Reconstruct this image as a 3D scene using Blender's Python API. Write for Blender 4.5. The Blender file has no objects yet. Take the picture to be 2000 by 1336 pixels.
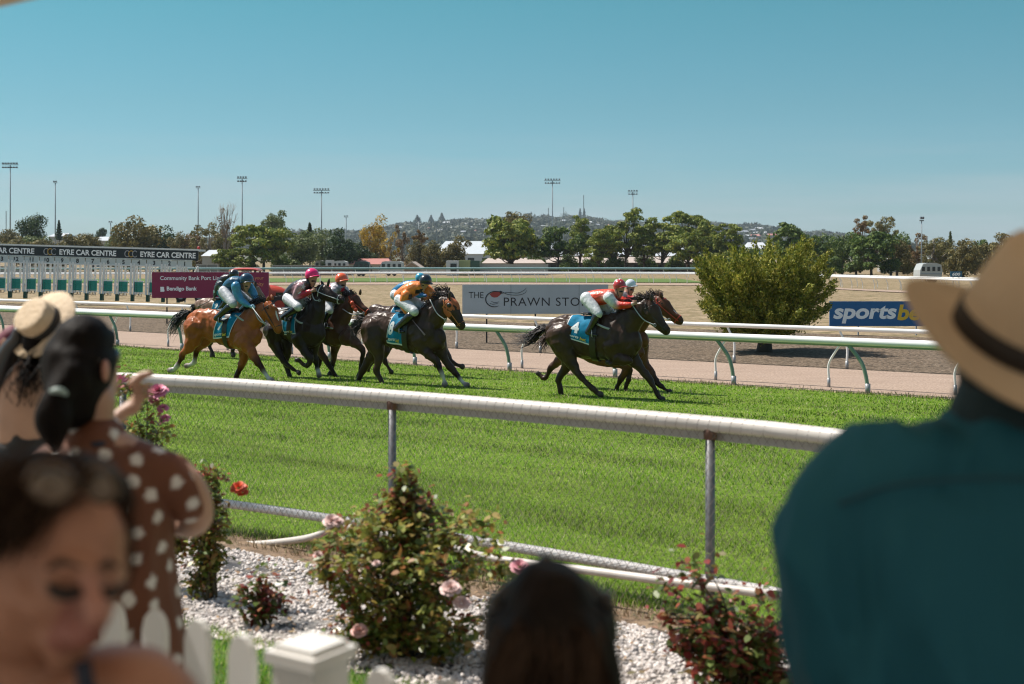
import bpy, math, random
import numpy as np
from mathutils import Vector, Matrix
from mathutils.kdtree import KDTree

# ---------------------------------------------------------------- camera, light, exposure
SC = bpy.context.scene
COL = SC.collection
F = 2500.0            # focal length in photo pixels (photo 2000 wide)
CZ = 2.85             # camera height above the track
HOR = 500.0           # horizon row
cam_d = bpy.data.cameras.new('camera'); cam = bpy.data.objects.new('camera', cam_d); COL.objects.link(cam)
cam.location = (0, 0, CZ); cam.rotation_euler = (math.radians(90), 0, 0)
cam_d.sensor_width = 36; cam_d.lens = 36 * F / 2000
cam_d.shift_y = (HOR - 668) / 2000
cam_d.clip_start = 0.05; cam_d.clip_end = 6000
cam_d.dof.use_dof = True; cam_d.dof.focus_distance = 27; cam_d.dof.aperture_fstop = 2.7
SC.camera = cam; SC.cycles.filter_width = 1.15

SUN_EL = math.radians(56)
sunv = Vector((-0.90, 0.44, 0)).normalized() * math.cos(SUN_EL) + Vector((0, 0, math.sin(SUN_EL)))
w = bpy.data.worlds.new('World'); SC.world = w; w.use_nodes = True
nt = w.node_tree; bg = nt.nodes['Background']
sky = nt.nodes.new('ShaderNodeTexSky'); sky.sky_type = 'NISHITA'; sky.sun_disc = False
sky.sun_elevation = SUN_EL; sky.sun_rotation = math.atan2(sunv.x, sunv.y)
sky.air_density = 1.0; sky.dust_density = 0.6; sky.ozone_density = 1.6
tint = nt.nodes.new('ShaderNodeMix'); tint.data_type = 'RGBA'; tint.blend_type = 'MULTIPLY'; tint.inputs[0].default_value = 1
tint.inputs[7].default_value = (0.80, 0.97, 1.02, 1)
nt.links.new(sky.outputs[0], tint.inputs[6])
# bluer towards the horizon than the bare model, as in the photograph
tz = nt.nodes.new('ShaderNodeValToRGB'); el_ = tz.color_ramp.elements; el_[0].position = 0; el_[0].color = (.30, .43, .54, 1); el_[1].position = 1; el_[1].color = (1, .84, .66, 1)
for p_, c_ in ((.044, (.27, .42, .515)), (.114, (.235, .415, .43)), (.20, (.188, .445, .40)), (.45, (.62, .66, .58))):
    e_ = el_.new(p_); e_.color = (*c_, 1)
tg0 = nt.nodes.new('ShaderNodeTexCoord'); ts0 = nt.nodes.new('ShaderNodeSeparateXYZ')
nt.links.new(tg0.outputs['Generated'], ts0.inputs[0]); nt.links.new(ts0.outputs[2], tz.inputs[0]); nt.links.new(tz.outputs[0], tint.inputs[7])
# thin high cloud wisps low over the horizon
tc = nt.nodes.new('ShaderNodeTexCoord'); mp = nt.nodes.new('ShaderNodeMapping'); mp.inputs['Scale'].default_value = (2.2, 2.2, 26)
nz = nt.nodes.new('ShaderNodeTexNoise'); nz.inputs['Scale'].default_value = 1.6; nz.inputs['Detail'].default_value = 6; nz.inputs['Roughness'].default_value = .55
rp = nt.nodes.new('ShaderNodeMapRange'); rp.inputs['From Min'].default_value = .38; rp.inputs['From Max'].default_value = .78
sx = nt.nodes.new('ShaderNodeSeparateXYZ'); fz = nt.nodes.new('ShaderNodeMapRange')
fz.inputs['From Min'].default_value = .10; fz.inputs['From Max'].default_value = .03; fz.inputs['To Max'].default_value = .85
ml = nt.nodes.new('ShaderNodeMath'); ml.operation = 'MULTIPLY'
cl = nt.nodes.new('ShaderNodeMix'); cl.data_type = 'RGBA'; cl.inputs[7].default_value = (2.35, 2.75, 2.95, 1)
nt.links.new(tc.outputs['Generated'], mp.inputs[0]); nt.links.new(mp.outputs[0], nz.inputs[0]); nt.links.new(nz.outputs[0], rp.inputs[0])
nt.links.new(tc.outputs['Generated'], sx.inputs[0]); nt.links.new(sx.outputs[2], fz.inputs[0])
nt.links.new(rp.outputs[0], ml.inputs[0]); nt.links.new(fz.outputs[0], ml.inputs[1]); nt.links.new(ml.outputs[0], cl.inputs[0])
nt.links.new(tint.outputs[2], cl.inputs[6]); nt.links.new(cl.outputs[2], bg.inputs[0])
bg.inputs[1].default_value = 0.14
sd = bpy.data.lights.new('sun', 'SUN'); sd.energy = 4.9; sd.angle = math.radians(.5); sd.color = (1, .94, .86)
so = bpy.data.objects.new('sun', sd); COL.objects.link(so); so.rotation_euler = sunv.to_track_quat('Z', 'Y').to_euler(); so.location = (-20, 0, 40)
SC.view_settings.view_transform = 'Standard'; SC.view_settings.look = 'None'; SC.view_settings.exposure = 0.5; SC.view_settings.gamma = 1

# ---------------------------------------------------------------- helpers
SA, CA = math.sin(math.radians(35)), math.cos(math.radians(35))
U = (CA, -SA); N = (SA, CA)           # along the track, across the track
def T(s, t): return (s * U[0] + t * N[0], s * U[1] + t * N[1])
def ST(x, y): return (x * U[0] + y * U[1], x * N[0] + y * N[1])
_gt = [(-60, 1.75), (2.5, 1.75), (7.4, 2.32), (26, 2.85), (9999, 2.85)]
def gdep(t): return float(np.interp(t, [a for a, b in _gt], [b for a, b in _gt]))
def gz(x, y): return CZ - gdep(ST(x, y)[1])
def gzt(t): return CZ - gdep(t)
def P(px, py, d): return Vector(((px - 1000) * d / F, d, CZ - (py - HOR) * d / F))
def hit(px, py):
    k = (py - HOR) / F; d = 5.0
    for _ in range(60):
        d = gdep(ST((px - 1000) / F * d, d)[1]) / k
    return Vector(((px - 1000) * d / F, d, gz((px - 1000) * d / F, d)))
rnd = random.Random(7); R = np.random.RandomState(11)

def tag(o, label=None, cat=None, group=None, kind=None):
    if label: o['label'] = label
    if cat: o['category'] = cat
    if group: o['group'] = group
    if kind: o['kind'] = kind
    return o
def thing(name, label, cat, loc=(0, 0, 0), rz=0, group=None):
    o = bpy.data.objects.new(name, None); COL.objects.link(o); o.location = loc; o.rotation_euler = (0, 0, rz)
    o.empty_display_size = .2
    return tag(o, label, cat, group)
def copy_tree(o, parent=None):
    c = o.copy(); COL.objects.link(c); c.parent = parent
    for ch in list(o.children): copy_tree(ch, c)
    return c

def mat(name, c, rough=.7, var=0.0, scale=8.0, bump=0.0, bscale=40.0, c2=None, spec=.5, metal=0.0, coat=0.0, attr=None, island=None, detail=6, thr=None, stretch=None, rot=None, trans=0.0):
    m = bpy.data.materials.new(name); m.use_nodes = True; t = m.node_tree; n = t.nodes; l = t.links
    b = n['Principled BSDF']; b.inputs['Roughness'].default_value = rough; b.inputs['Metallic'].default_value = metal
    b.inputs['Specular IOR Level'].default_value = spec
    if coat: b.inputs['Coat Weight'].default_value = coat; b.inputs['Coat Roughness'].default_value = .15
    co = n.new('ShaderNodeTexCoord')
    src = co.outputs['Object']
    if rot is not None:
        mr_ = n.new('ShaderNodeMapping'); mr_.inputs['Rotation'].default_value = (0, 0, rot); l.new(src, mr_.inputs[0]); src = mr_.outputs[0]
    if stretch:
        mpp = n.new('ShaderNodeMapping'); mpp.inputs['Scale'].default_value = stretch; l.new(src, mpp.inputs[0]); src = mpp.outputs[0]
    no = n.new('ShaderNodeTexNoise'); no.inputs['Scale'].default_value = scale; no.inputs['Detail'].default_value = detail; l.new(src, no.inputs[0])
    if attr:
        a = n.new('ShaderNodeAttribute'); a.attribute_name = attr; base = a.outputs['Color']
    elif island:
        g = n.new('ShaderNodeNewGeometry'); r = n.new('ShaderNodeValToRGB'); l.new(g.outputs['Random Per Island'], r.inputs[0])
        el = r.color_ramp.elements
        while len(el) < len(island): el.new(.5)
        for i, cc in enumerate(island): el[i].position = i / (len(island) - 1); el[i].color = (*cc, 1)
        base = r.outputs[0]
    else:
        mx = n.new('ShaderNodeMix'); mx.data_type = 'RGBA'
        k = c2 if c2 else tuple(v * (1 - var) for v in c)
        mx.inputs[6].default_value = (*c, 1); mx.inputs[7].default_value = (*k, 1)
        mr = n.new('ShaderNodeMapRange'); lo, hi = thr if thr else (.3, .7)
        mr.inputs['From Min'].default_value = lo; mr.inputs['From Max'].default_value = hi
        l.new(no.outputs[0], mr.inputs[0]); l.new(mr.outputs[0], mx.inputs[0]); base = mx.outputs[2]
    if (attr or island) and var:
        mr = n.new('ShaderNodeMapRange'); mr.inputs['From Min'].default_value = (thr or (.3, .7))[0]; mr.inputs['From Max'].default_value = (thr or (.3, .7))[1]
        mr.inputs['To Min'].default_value = 1 - var; mr.inputs['To Max'].default_value = 1 + var * .5
        l.new(no.outputs[0], mr.inputs[0])
        mm = n.new('ShaderNodeMix'); mm.data_type = 'RGBA'; mm.blend_type = 'MULTIPLY'; mm.inputs[0].default_value = 1
        l.new(base, mm.inputs[6]); l.new(mr.outputs[0], mm.inputs[7]); base = mm.outputs[2]
    l.new(base, b.inputs['Base Color'])
    if bump:
        nb = n.new('ShaderNodeTexNoise'); nb.inputs['Scale'].default_value = bscale; nb.inputs['Detail'].default_value = 4; l.new(src, nb.inputs[0])
        bp = n.new('ShaderNodeBump'); bp.inputs['Strength'].default_value = bump; bp.inputs['Distance'].default_value = .02
        l.new(nb.outputs[0], bp.inputs['Height']); l.new(bp.outputs[0], b.inputs['Normal'])
    if trans:   # thin leaves and blades let light through
        tl = n.new('ShaderNodeBsdfTranslucent'); ms = n.new('ShaderNodeMixShader'); ms.inputs[0].default_value = trans; l.new(base, tl.inputs[0])
        l.new(b.outputs[0], ms.inputs[1]); l.new(tl.outputs[0], ms.inputs[2]); l.new(ms.outputs[0], n['Material Output'].inputs[0])
    return m

def ring(cx, a1, a2, seg):
    th = np.linspace(0, 2 * math.pi, seg, endpoint=False)
    return cx + np.outer(np.cos(th), a1) + np.outer(np.sin(th), a2)
def crom(pts, k):
    """Catmull-Rom resampling of an array of rows."""
    p = np.asarray(pts, float)
    if k <= 1 or len(p) < 3: return p
    q = np.vstack([2 * p[0] - p[1], p, 2 * p[-1] - p[-2]]); out = []
    for i in range(1, len(q) - 2):
        for j in range(k):
            t = j / k
            out.append(.5 * ((2 * q[i]) + (-q[i-1] + q[i+1]) * t + (2 * q[i-1] - 5 * q[i] + 4 * q[i+1] - q[i+2]) * t * t + (-q[i-1] + 3 * q[i] - 3 * q[i+1] + q[i+2]) * t ** 3))
    out.append(p[-1]); return np.array(out)

class MB:
    def __init__(s): s.v = []; s.f = []; s.m = []; s.c = []; s.n = 0
    def add(s, v, f, mi=0):
        s.v.extend([tuple(map(float, a)) for a in v]); s.f.extend([tuple(i + s.n for i in q) for q in f]); s.m.extend([mi] * len(f)); s.n += len(v); return s
    def box(s, c, size, mi=0, rz=0, M=None):
        h = [a / 2 for a in size]; vs = []
        for dx, dy, dz in [(-1,-1,-1),(1,-1,-1),(1,1,-1),(-1,1,-1),(-1,-1,1),(1,-1,1),(1,1,1),(-1,1,1)]:
            x, y, z = dx * h[0], dy * h[1], dz * h[2]
            if rz: x, y = x * math.cos(rz) - y * math.sin(rz), x * math.sin(rz) + y * math.cos(rz)
            p = Vector((x + c[0], y + c[1], z + c[2])); p = M @ p if M else p; vs.append(p)
        return s.add(vs, [(0,3,2,1),(4,5,6,7),(0,1,5,4),(1,2,6,5),(2,3,7,6),(3,0,4,7)], mi)
    def tube(s, pts, r, seg=8, mi=0, cap=True, lat=None, sub=1):
        """pts rows (x,y,z); r scalar or list (or list of (ra,rb)); lat = lateral axis."""
        p = np.asarray([list(a)[:3] for a in pts], float); n = len(p)
        rr = np.array([[a, a] if np.isscalar(a) else list(a) for a in ([r] * n if np.isscalar(r) else r)], float)
        if sub > 1: q = crom(np.hstack([p, rr]), sub); p, rr = q[:, :3], np.maximum(q[:, 3:], 1e-4); n = len(p)
        tg = np.gradient(p, axis=0); tg /= np.linalg.norm(tg, axis=1)[:, None] + 1e-9
        ref = np.array(lat if lat is not None else ((0, 0, 1) if abs(tg[:, 2]).max() < .9 else (0.3, 1, 0.1)), float)
        vs = []; fs = []
        for i in range(n):
            a = ref - tg[i] * ref.dot(tg[i]); a /= np.linalg.norm(a) + 1e-9; b = np.cross(tg[i], a)
            vs.append(ring(p[i], a * rr[i][0], b * rr[i][1], seg))
        vs = np.vstack(vs)
        for i in range(n - 1):
            for j in range(seg):
                k = (j + 1) % seg; fs.append((i*seg+j, i*seg+k, (i+1)*seg+k, (i+1)*seg+j))
        if cap: fs.append(tuple(range(seg))[::-1]); fs.append(tuple((n-1)*seg + j for j in range(seg)))
        return s.add(vs, fs, mi)
    def lathe(s, prof, seg=24, mi=0, M=None, sx=1, sy=1):
        vs = []; fs = []
        for r, z in prof:
            for j in range(seg):
                a = 2 * math.pi * j / seg; p = Vector((r * math.cos(a) * sx, r * math.sin(a) * sy, z)); vs.append(M @ p if M else p)
        for i in range(len(prof) - 1):
            for j in range(seg):
                k = (j + 1) % seg; fs.append((i*seg+j, i*seg+k, (i+1)*seg+k, (i+1)*seg+j))
        return s.add(vs, fs, mi)
    def ell(s, c, r, mi=0, seg=16, rings=10, M=None):
        return s.lathe([(math.sin(math.pi * i / rings) + 1e-4, -math.cos(math.pi * i / rings)) for i in range(rings + 1)], seg, mi, (M or Matrix()) @ Matrix.Translation(c) @ Matrix.Diagonal((*r, 1)))
    def build(s, name, mats, parent=None, smooth=False, kind=None):
        me = bpy.data.meshes.new(name); me.from_pydata(s.v, [], s.f)
        for m in (mats if isinstance(mats, (list, tuple)) else [mats]): me.materials.append(m)
        me.polygons.foreach_set('material_index', s.m)
        if smooth: me.polygons.foreach_set('use_smooth', [True] * len(s.f))
        me.update(); o = bpy.data.objects.new(name, me); COL.objects.link(o)
        if parent: o.parent = parent
        if kind: o['kind'] = kind
        return o

def soup(name, V, k, mats, parent=None, mi=None, kind=None, smooth=False, cols=None):
    """V: (n*k,3) array, every k vertices one face."""
    V = np.asarray(V, np.float32).reshape(-1, 3); n = len(V) // k
    me = bpy.data.meshes.new(name); me.vertices.add(len(V)); me.vertices.foreach_set('co', V.ravel())
    me.loops.add(len(V)); me.loops.foreach_set('vertex_index', np.arange(len(V), dtype=np.int32))
    me.polygons.add(n); me.polygons.foreach_set('loop_start', np.arange(0, len(V), k, dtype=np.int32)); me.polygons.foreach_set('loop_total', np.full(n, k, np.int32))
    for m in (mats if isinstance(mats, (list, tuple)) else [mats]): me.materials.append(m)
    if mi is not None: me.polygons.foreach_set('material_index', np.asarray(mi, np.int32))
    if cols is not None:
        a = me.color_attributes.new('col', 'FLOAT_COLOR', 'POINT'); a.data.foreach_set('color', np.hstack([cols, np.ones((len(cols), 1))]).astype(np.float32).ravel())
    me.update(calc_edges=True); me.validate()
    o = bpy.data.objects.new(name, me); COL.objects.link(o)
    if parent: o.parent = parent
    if kind: o['kind'] = kind
    return o

def organic(name, limbs, m, parent=None, vox=.018, it=4, col=None, thick=1.0):
    """limbs: list of rows (x,y,z,ra,rb[,colour]); one continuous surface."""
    mb = MB(); kp = []
    for lb in limbs:
        lat = (0, 1, 0)
        rows = [r[:5] for r in lb]; d = crom(rows, 4)
        # rounded ends
        for e, o in ((0, 1), (-1, -2)):
            v = d[e][:3] - d[o][:3]; v = v / (np.linalg.norm(v) + 1e-9); rb = min(d[e][3], d[e][4])
            ext = [np.concatenate([d[e][:3] + v * rb * q, d[e][3:] * w_]) for q, w_ in ((.45, .86), (.75, .6), (.9, .3))]
            d = np.vstack([ext[::-1], d]) if e == 0 else np.vstack([d, ext])
        mb.tube(d[:, :3], [(max(a, .004), max(b, .004)) for a, b in d[:, 3:] * thick], seg=14, lat=lat)
        if col:
            cc = np.array([r[5] if len(r) > 5 else col for r in lb], float)
            full = np.hstack([np.array([r[:5] for r in lb], float), cc]); kp.append(crom(full, 5))
    o = mb.build(name, m, parent)
    r = o.modifiers.new('r', 'REMESH'); r.mode = 'VOXEL'; r.voxel_size = vox
    sm = o.modifiers.new('s', 'SMOOTH'); sm.factor = .5; sm.iterations = it
    dg = bpy.context.evaluated_depsgraph_get(); me = bpy.data.meshes.new_from_object(o.evaluated_get(dg)); me.name = name
    o.modifiers.clear(); o.data = me
    me.polygons.foreach_set('use_smooth', [True] * len(me.polygons))
    if not me.materials: me.materials.append(m)
    if col:
        kp = np.vstack(kp); kd = KDTree(len(kp))
        for i, q in enumerate(kp): kd.insert(q[:3], i)
        kd.balance(); out = np.ones((len(me.vertices), 4), np.float32)
        for i, vv in enumerate(me.vertices):
            best = kd.find_n(vv.co, 5); ws = 0; c = np.zeros(3)
            for co, idx, dist in best:
                wg = 1 / (dist / (kp[idx][4] + .01) + .05) ** 4; c += wg * kp[idx][5:8]; ws += wg
            out[i, :3] = c / ws
        a = me.color_attributes.new('col', 'FLOAT_COLOR', 'POINT'); a.data.foreach_set('color', np.clip(out, 0, 1).ravel())
    return o

def textverts(s, width=None, height=None, bold=0.0, shear=0.0, spacing=1.0):
    """Flat outline text as (verts Nx2, faces), centred on its box."""
    cu = bpy.data.curves.new('t', 'FONT'); cu.body = s; cu.size = 1; cu.offset = bold; cu.shear = shear; cu.space_character = spacing; cu.resolution_u = 4
    ob = bpy.data.objects.new('t', cu); COL.objects.link(ob)
    dg = bpy.context.evaluated_depsgraph_get(); me = bpy.data.meshes.new_from_object(ob.evaluated_get(dg))
    v = np.array([(a.co.x, a.co.y) for a in me.vertices]); f = [tuple(p.vertices) for p in me.polygons]
    COL.objects.unlink(ob); bpy.data.objects.remove(ob); bpy.data.curves.remove(cu); bpy.data.meshes.remove(me)
    lo, hi = v.min(0), v.max(0); v -= (lo + hi) / 2; sz = hi - lo
    k = np.array([width / sz[0] if width else 1, height / sz[1] if height else 1])
    if width and not height: k[1] = k[0]
    if height and not width: k[0] = k[1]
    return v * k, f
def put_text(mb, s, cx, cz, y, width=None, height=None, mi=0, **kw):
    v, f = textverts(s, width, height, **kw)
    return mb.add([(a + cx, y, b + cz) for a, b in v], f, mi)
from mathutils import noise as mnoise
def folds(o, amp, f, zs=.35):
    me = o.data; n = len(me.vertices); co = np.zeros(n * 3, np.float32); me.vertices.foreach_get('co', co); co = co.reshape(-1, 3)
    nr = np.zeros(n * 3, np.float32); me.vertex_normals.foreach_get('vector', nr); nr = nr.reshape(-1, 3)
    d = np.array([1 - 2.4 * abs(mnoise.noise((float(c[0]) * f + 3, float(c[1]) * f + 1, float(c[2]) * f * zs))) for c in co], np.float32)
    co += nr * (amp * d)[:, None]; me.vertices.foreach_set('co', co.ravel()); me.update()
WHITE = mat('white_paint', (.80, .80, .78), .35, var=.12, scale=3, bump=.05)
GREYM = mat('grey_metal', (.33, .34, .35), .45, var=.2, metal=.3)
DARK = mat('dark_rubber', (.02, .02, .022), .6, var=.2)
# ---------------------------------------------------------------- ground
def ground_mat(name, cols, scales, rough=.95, bump=.5, bscale=30, dist=.03, stretch=None):
    m = bpy.data.materials.new(name); m.use_nodes = True; t = m.node_tree; n = t.nodes; l = t.links; b = n['Principled BSDF']
    b.inputs['Roughness'].default_value = rough; b.inputs['Specular IOR Level'].default_value = .15
    co = n.new('ShaderNodeTexCoord'); mp = n.new('ShaderNodeMapping'); mp.inputs['Rotation'].default_value = (0, 0, math.radians(35))
    if stretch: mp.inputs['Scale'].default_value = stretch
    l.new(co.outputs['Object'], mp.inputs[0]); prev = None
    for i, (c, sc) in enumerate(zip(cols, [None] + scales)):
        if prev is None:
            rgb = n.new('ShaderNodeRGB'); rgb.outputs[0].default_value = (*c, 1); prev = rgb.outputs[0]; continue
        no = n.new('ShaderNodeTexNoise'); no.inputs['Scale'].default_value = sc; no.inputs['Detail'].default_value = 8; no.inputs['Roughness'].default_value = .65
        l.new(mp.outputs[0] if i % 2 == 0 else co.outputs['Object'], no.inputs[0])
        mr = n.new('ShaderNodeMapRange'); mr.inputs['From Min'].default_value = .42; mr.inputs['From Max'].default_value = .64; l.new(no.outputs[0], mr.inputs[0])
        mx = n.new('ShaderNodeMix'); mx.data_type = 'RGBA'; mx.inputs[7].default_value = (*c, 1); l.new(mr.outputs[0], mx.inputs[0]); l.new(prev, mx.inputs[6]); prev = mx.outputs[2]
    l.new(prev, b.inputs['Base Color'])
    nb = n.new('ShaderNodeTexNoise'); nb.inputs['Scale'].default_value = bscale; nb.inputs['Detail'].default_value = 6; l.new(co.outputs['Object'], nb.inputs[0])
    bp = n.new('ShaderNodeBump'); bp.inputs['Strength'].default_value = bump; bp.inputs['Distance'].default_value = dist; l.new(nb.outputs[0], bp.inputs['Height']); l.new(bp.outputs[0], b.inputs['Normal'])
    return m
M_turf = ground_mat('turf', [(.14, .24, .02), (.20, .29, .035), (.09, .15, .015)], [1.2, 14], bump=.8, bscale=60, dist=.05)
M_lawn = ground_mat('lawn', [(.045, .11, .015), (.08, .15, .03)], [3], bump=.8, bscale=60)
M_sand = ground_mat('sand', [(.37, .275, .215), (.30, .22, .17), (.42, .32, .255), (.23, .17, .13)], [.7, 5, 18], stretch=(.12, 1.5, 1), bump=.8, bscale=14, dist=.03)
M_dirt = ground_mat('dirt_track', [(.185, .135, .095), (.085, .064, .045), (.28, .215, .155), (.05, .038, .026)], [1.1, 5, 9], bump=1, bscale=9, dist=.12)
M_field = ground_mat('dry_field', [(.28, .205, .13), (.185, .14, .08), (.36, .275, .18), (.13, .11, .05)], [.10, .45, 1.6], bump=.9, bscale=4, dist=.12, stretch=(.35, 1.6, 1))
M_soil = ground_mat('soil', [(.23, .155, .10), (.32, .235, .16), (.14, .10, .07)], [3, 9], bump=.9, bscale=40)
M_bed = ground_mat('bed', [(.30, .27, .24), (.45, .42, .39), (.07, .07, .075)], [5, 2.2], bump=.9, bscale=50)
M_fturf = ground_mat('far_turf', [(.085, .14, .035), (.12, .16, .05)], [.2])
M_pave = mat('paving', (.48, .42, .36), .85, var=.3, scale=5, bump=.3)

def strip(name, t0, t1, s0, s1, m, dz=0, ns=30, ntt=6):
    v = []; f = []
    for i in range(ns + 1):
        for j in range(ntt + 1):
            t = t0 + (t1 - t0) * j / ntt; s = s0 + (s1 - s0) * i / ns; x, y = T(s, t); v.append((x, y, gzt(t) + dz))
    for i in range(ns):
        for j in range(ntt):
            a = i * (ntt + 1) + j; f.append((a, a + ntt + 1, a + ntt + 2, a + 1))
    o = MB().add(v, f).build(name, m, smooth=True); o['kind'] = 'structure'; return o
def gridsheet(name, xs, ys, zf, m, dz=0):
    v = [(x, y, zf(x, y) + dz) for y in ys for x in xs]; nx = len(xs)
    f = [(j*nx+i, j*nx+i+1, (j+1)*nx+i+1, (j+1)*nx+i) for j in range(len(ys)-1) for i in range(nx-1)]
    o = MB().add(v, f).build(name, m, smooth=True); o['kind'] = 'structure'; return o
def hillz(x, y):
    if y < 800: return 0
    px = 1000 + F * x / max(y, 1)
    top = np.interp(px, [-900, 0, 200, 400, 560, 700, 820, 1000, 1130, 1300, 1480, 1620, 1800, 1900, 2100, 2900], [466, 474, 476, 468, 458, 452, 443, 426, 432, 440, 446, 458, 482, 492, 496, 498])
    top += 3 * math.sin(px * .021) + 1.6 * math.sin(px * .053 + 1)
    R0 = 2600.0; h = (HOR - top - 6) * R0 / F + CZ
    k = min(1, max(0, (y - 820) / (R0 - 820)))
    return max(0, h * (k * k * (3 - 2 * k)) ** .9) if y <= R0 else h * max(0, 1 - (y - R0) / 1800) 
gridsheet('ground', [-3000, -1200, -500, -200, -100, -50, -25, -10, 0, 10, 25, 50, 100, 200, 500, 1200, 3000], [-40, -20, -5, 0, 5, 10, 15, 20, 25, 30, 35, 40, 60, 90, 150, 250, 400, 800], lambda x, y: gz(x, y) - (.35 if ST(x, y)[1] < 42 else 0), M_field, -.03)
gridsheet('hill', [-3600 + 80 * i for i in range(91)], [800 + 75 * i for i in range(40)], lambda x, y: hillz(x, y) - .03, ground_mat('hill_ground', [(.10, .11, .075), (.16, .145, .11)], [.02]))
strip('terrace', -6, 3.4, -14, 14, M_pave, 0)
strip('lawn', 3.4, 4.62, -14, 14, M_lawn, 0)
strip('garden_bed', 4.62, 6.75, -14, 14, M_bed, 0)
strip('soil_strip', 6.75, 7.5, -18, 16, M_soil, 0)
strip('turf_track', 7.5, 25.9, -90, 40, M_turf, 0, ntt=10)
strip('sand_path', 25.9, 31.2, -95, 45, M_sand, 0)
strip('dirt_track', 31.2, 45, -110, 55, M_dirt, 0)

def blades(name, s0, s1, t0, t1, dens, h, w_, m, edge=0.0, vis=True, seed=1):
    r = np.random.RandomState(seed); n = int((s1 - s0) * (t1 - t0) * dens)
    s = r.uniform(s0, s1, n); t = r.uniform(t0, t1, n)
    if edge: t = t0 + (t1 - t0) * r.beta(1, 3, n)
    x = s * U[0] + t * N[0]; y = s * U[1] + t * N[1]
    px = 1000 + F * x / np.maximum(y, .1); k = (px > -160) & (px < 2160) & (y > 1)
    x, y, t = x[k], y[k], t[k]; n = len(x)
    z = CZ - np.interp(t, [a for a, b in _gt], [b for a, b in _gt])
    cl_ = .75 + .35 * np.sin(x * 2.1 + 1.3 * np.sin(y * 1.7)) * np.sin(y * 2.3 + x)
    hh = h * r.uniform(.5, 1.2, n) * cl_; ww = w_ * r.uniform(.6, 1.3, n); a = r.uniform(0, 2 * math.pi, n); ln = r.uniform(.15, .9, n) * hh; la = r.uniform(0, 2 * math.pi, n)
    V = np.zeros((n, 3, 3)); b = np.stack([x, y, z], 1); d = np.stack([np.cos(a), np.sin(a), 0 * a], 1) * ww[:, None] / 2
    V[:, 0] = b - d; V[:, 1] = b + d; V[:, 2] = b + np.stack([np.cos(la) * ln, np.sin(la) * ln, hh], 1)
    o = soup(name, V, 3, m, kind='stuff'); return o
M_grass = mat('grass_blades', (.1, .2, .03), .55, island=[(.04, .10, .006), (.09, .21, .010), (.17, .34, .014), (.24, .43, .02), (.34, .44, .07), (.48, .47, .22), (.56, .52, .30)], var=.42, scale=1.0, thr=(.40, .60), spec=.3, rot=math.radians(35), stretch=(.22, 1.5, 1), trans=.42)
M_dryg = mat('dry_grass', (.3, .24, .12), .8, island=[(.30, .22, .12), (.42, .33, .19), (.16, .15, .06)])
tag(blades('turf_grass', -24, 12, 7.45, 12, 2300, .040, .0065, M_grass, seed=1), 'short green grass covering the track nearest the fence')
tag(blades('turf_grass', -40, 16, 12, 18, 800, .045, .012, M_grass, seed=2), 'short green grass across the middle of the track')
tag(blades('turf_grass', -75, 26, 18, 25.95, 300, .05, .022, M_grass, seed=3), 'short green grass under and beyond the galloping horses')
tag(blades('dry_grass', -75, 30, 25.6, 26.5, 130, .08, .02, M_dryg, edge=1, seed=4), 'straw coloured grass along the edge of the sand path')
tag(blades('dry_grass', -10, 8, 7.0, 7.6, 700, .07, .008, M_dryg, seed=5), 'dry straw coloured grass along the foot of the chain link fence')
tag(blades('lawn_grass', -6, 6, 3.7, 4.7, 3000, .05, .006, M_grass, seed=6), 'green lawn grass seen between the white pickets')
tag(blades('turf_grass', -12, 9, 7.3, 7.7, 1500, .10, .008, M_grass, seed=8), 'longer green grass growing under the chain link fence')

# white stones of the bed
def stones(name, s0, s1, t0, t1, n, r0, r1, m, seed=3):
    r = np.random.RandomState(seed); s = r.uniform(s0, s1, n); t = r.uniform(t0, t1, n)
    x = s * U[0] + t * N[0]; y = s * U[1] + t * N[1]; px = 1000 + F * x / y
    k = (px > -50) & (px < 2050) & ((np.sin(s * 2.3 + 1) * np.sin(t * 4 + s * .7) + r.normal(0, .5, n)) > -.55); x, y, t = x[k], y[k], t[k]; n = len(x)
    z = CZ - np.interp(t, [a for a, b in _gt], [b for a, b in _gt]); rad = r.uniform(r0, r1, n)
    ph = (1 + 5 ** .5) / 2; ic = np.array([(-1, ph, 0), (1, ph, 0), (-1, -ph, 0), (1, -ph, 0), (0, -1, ph), (0, 1, ph), (0, -1, -ph), (0, 1, -ph), (ph, 0, -1), (ph, 0, 1), (-ph, 0, -1), (-ph, 0, 1)]) / 1.9
    fc = np.array([(0,11,5),(0,5,1),(0,1,7),(0,7,10),(0,10,11),(1,5,9),(5,11,4),(11,10,2),(10,7,6),(7,1,8),(3,9,4),(3,4,2),(3,2,6),(3,6,8),(3,8,9),(4,9,5),(2,4,11),(6,2,10),(8,6,7),(9,8,1)])
    sc = rad[:, None, None] * r.uniform(.65, 1.25, (n, 1, 3)) * np.array([1, 1, .75]); V = ic[None] * sc + r.normal(0, .12, (n, 12, 3)) * rad[:, None, None]
    V += np.stack([x, y, z + rad * .3], 1)[:, None]; V = V[:, fc].reshape(-1, 3)
    return soup(name, V, 3, m, kind='stuff')
M_stone = mat('white_stone', (.62, .57, .53), .7, island=[(.72, .68, .65), (.60, .54, .50), (.42, .36, .32), (.66, .60, .56)])
tag(stones('white_gravel', -8, 9, 4.55, 6.8, 56000, .009, .019, M_stone), 'white marble pebbles spread over the rose bed')

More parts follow.
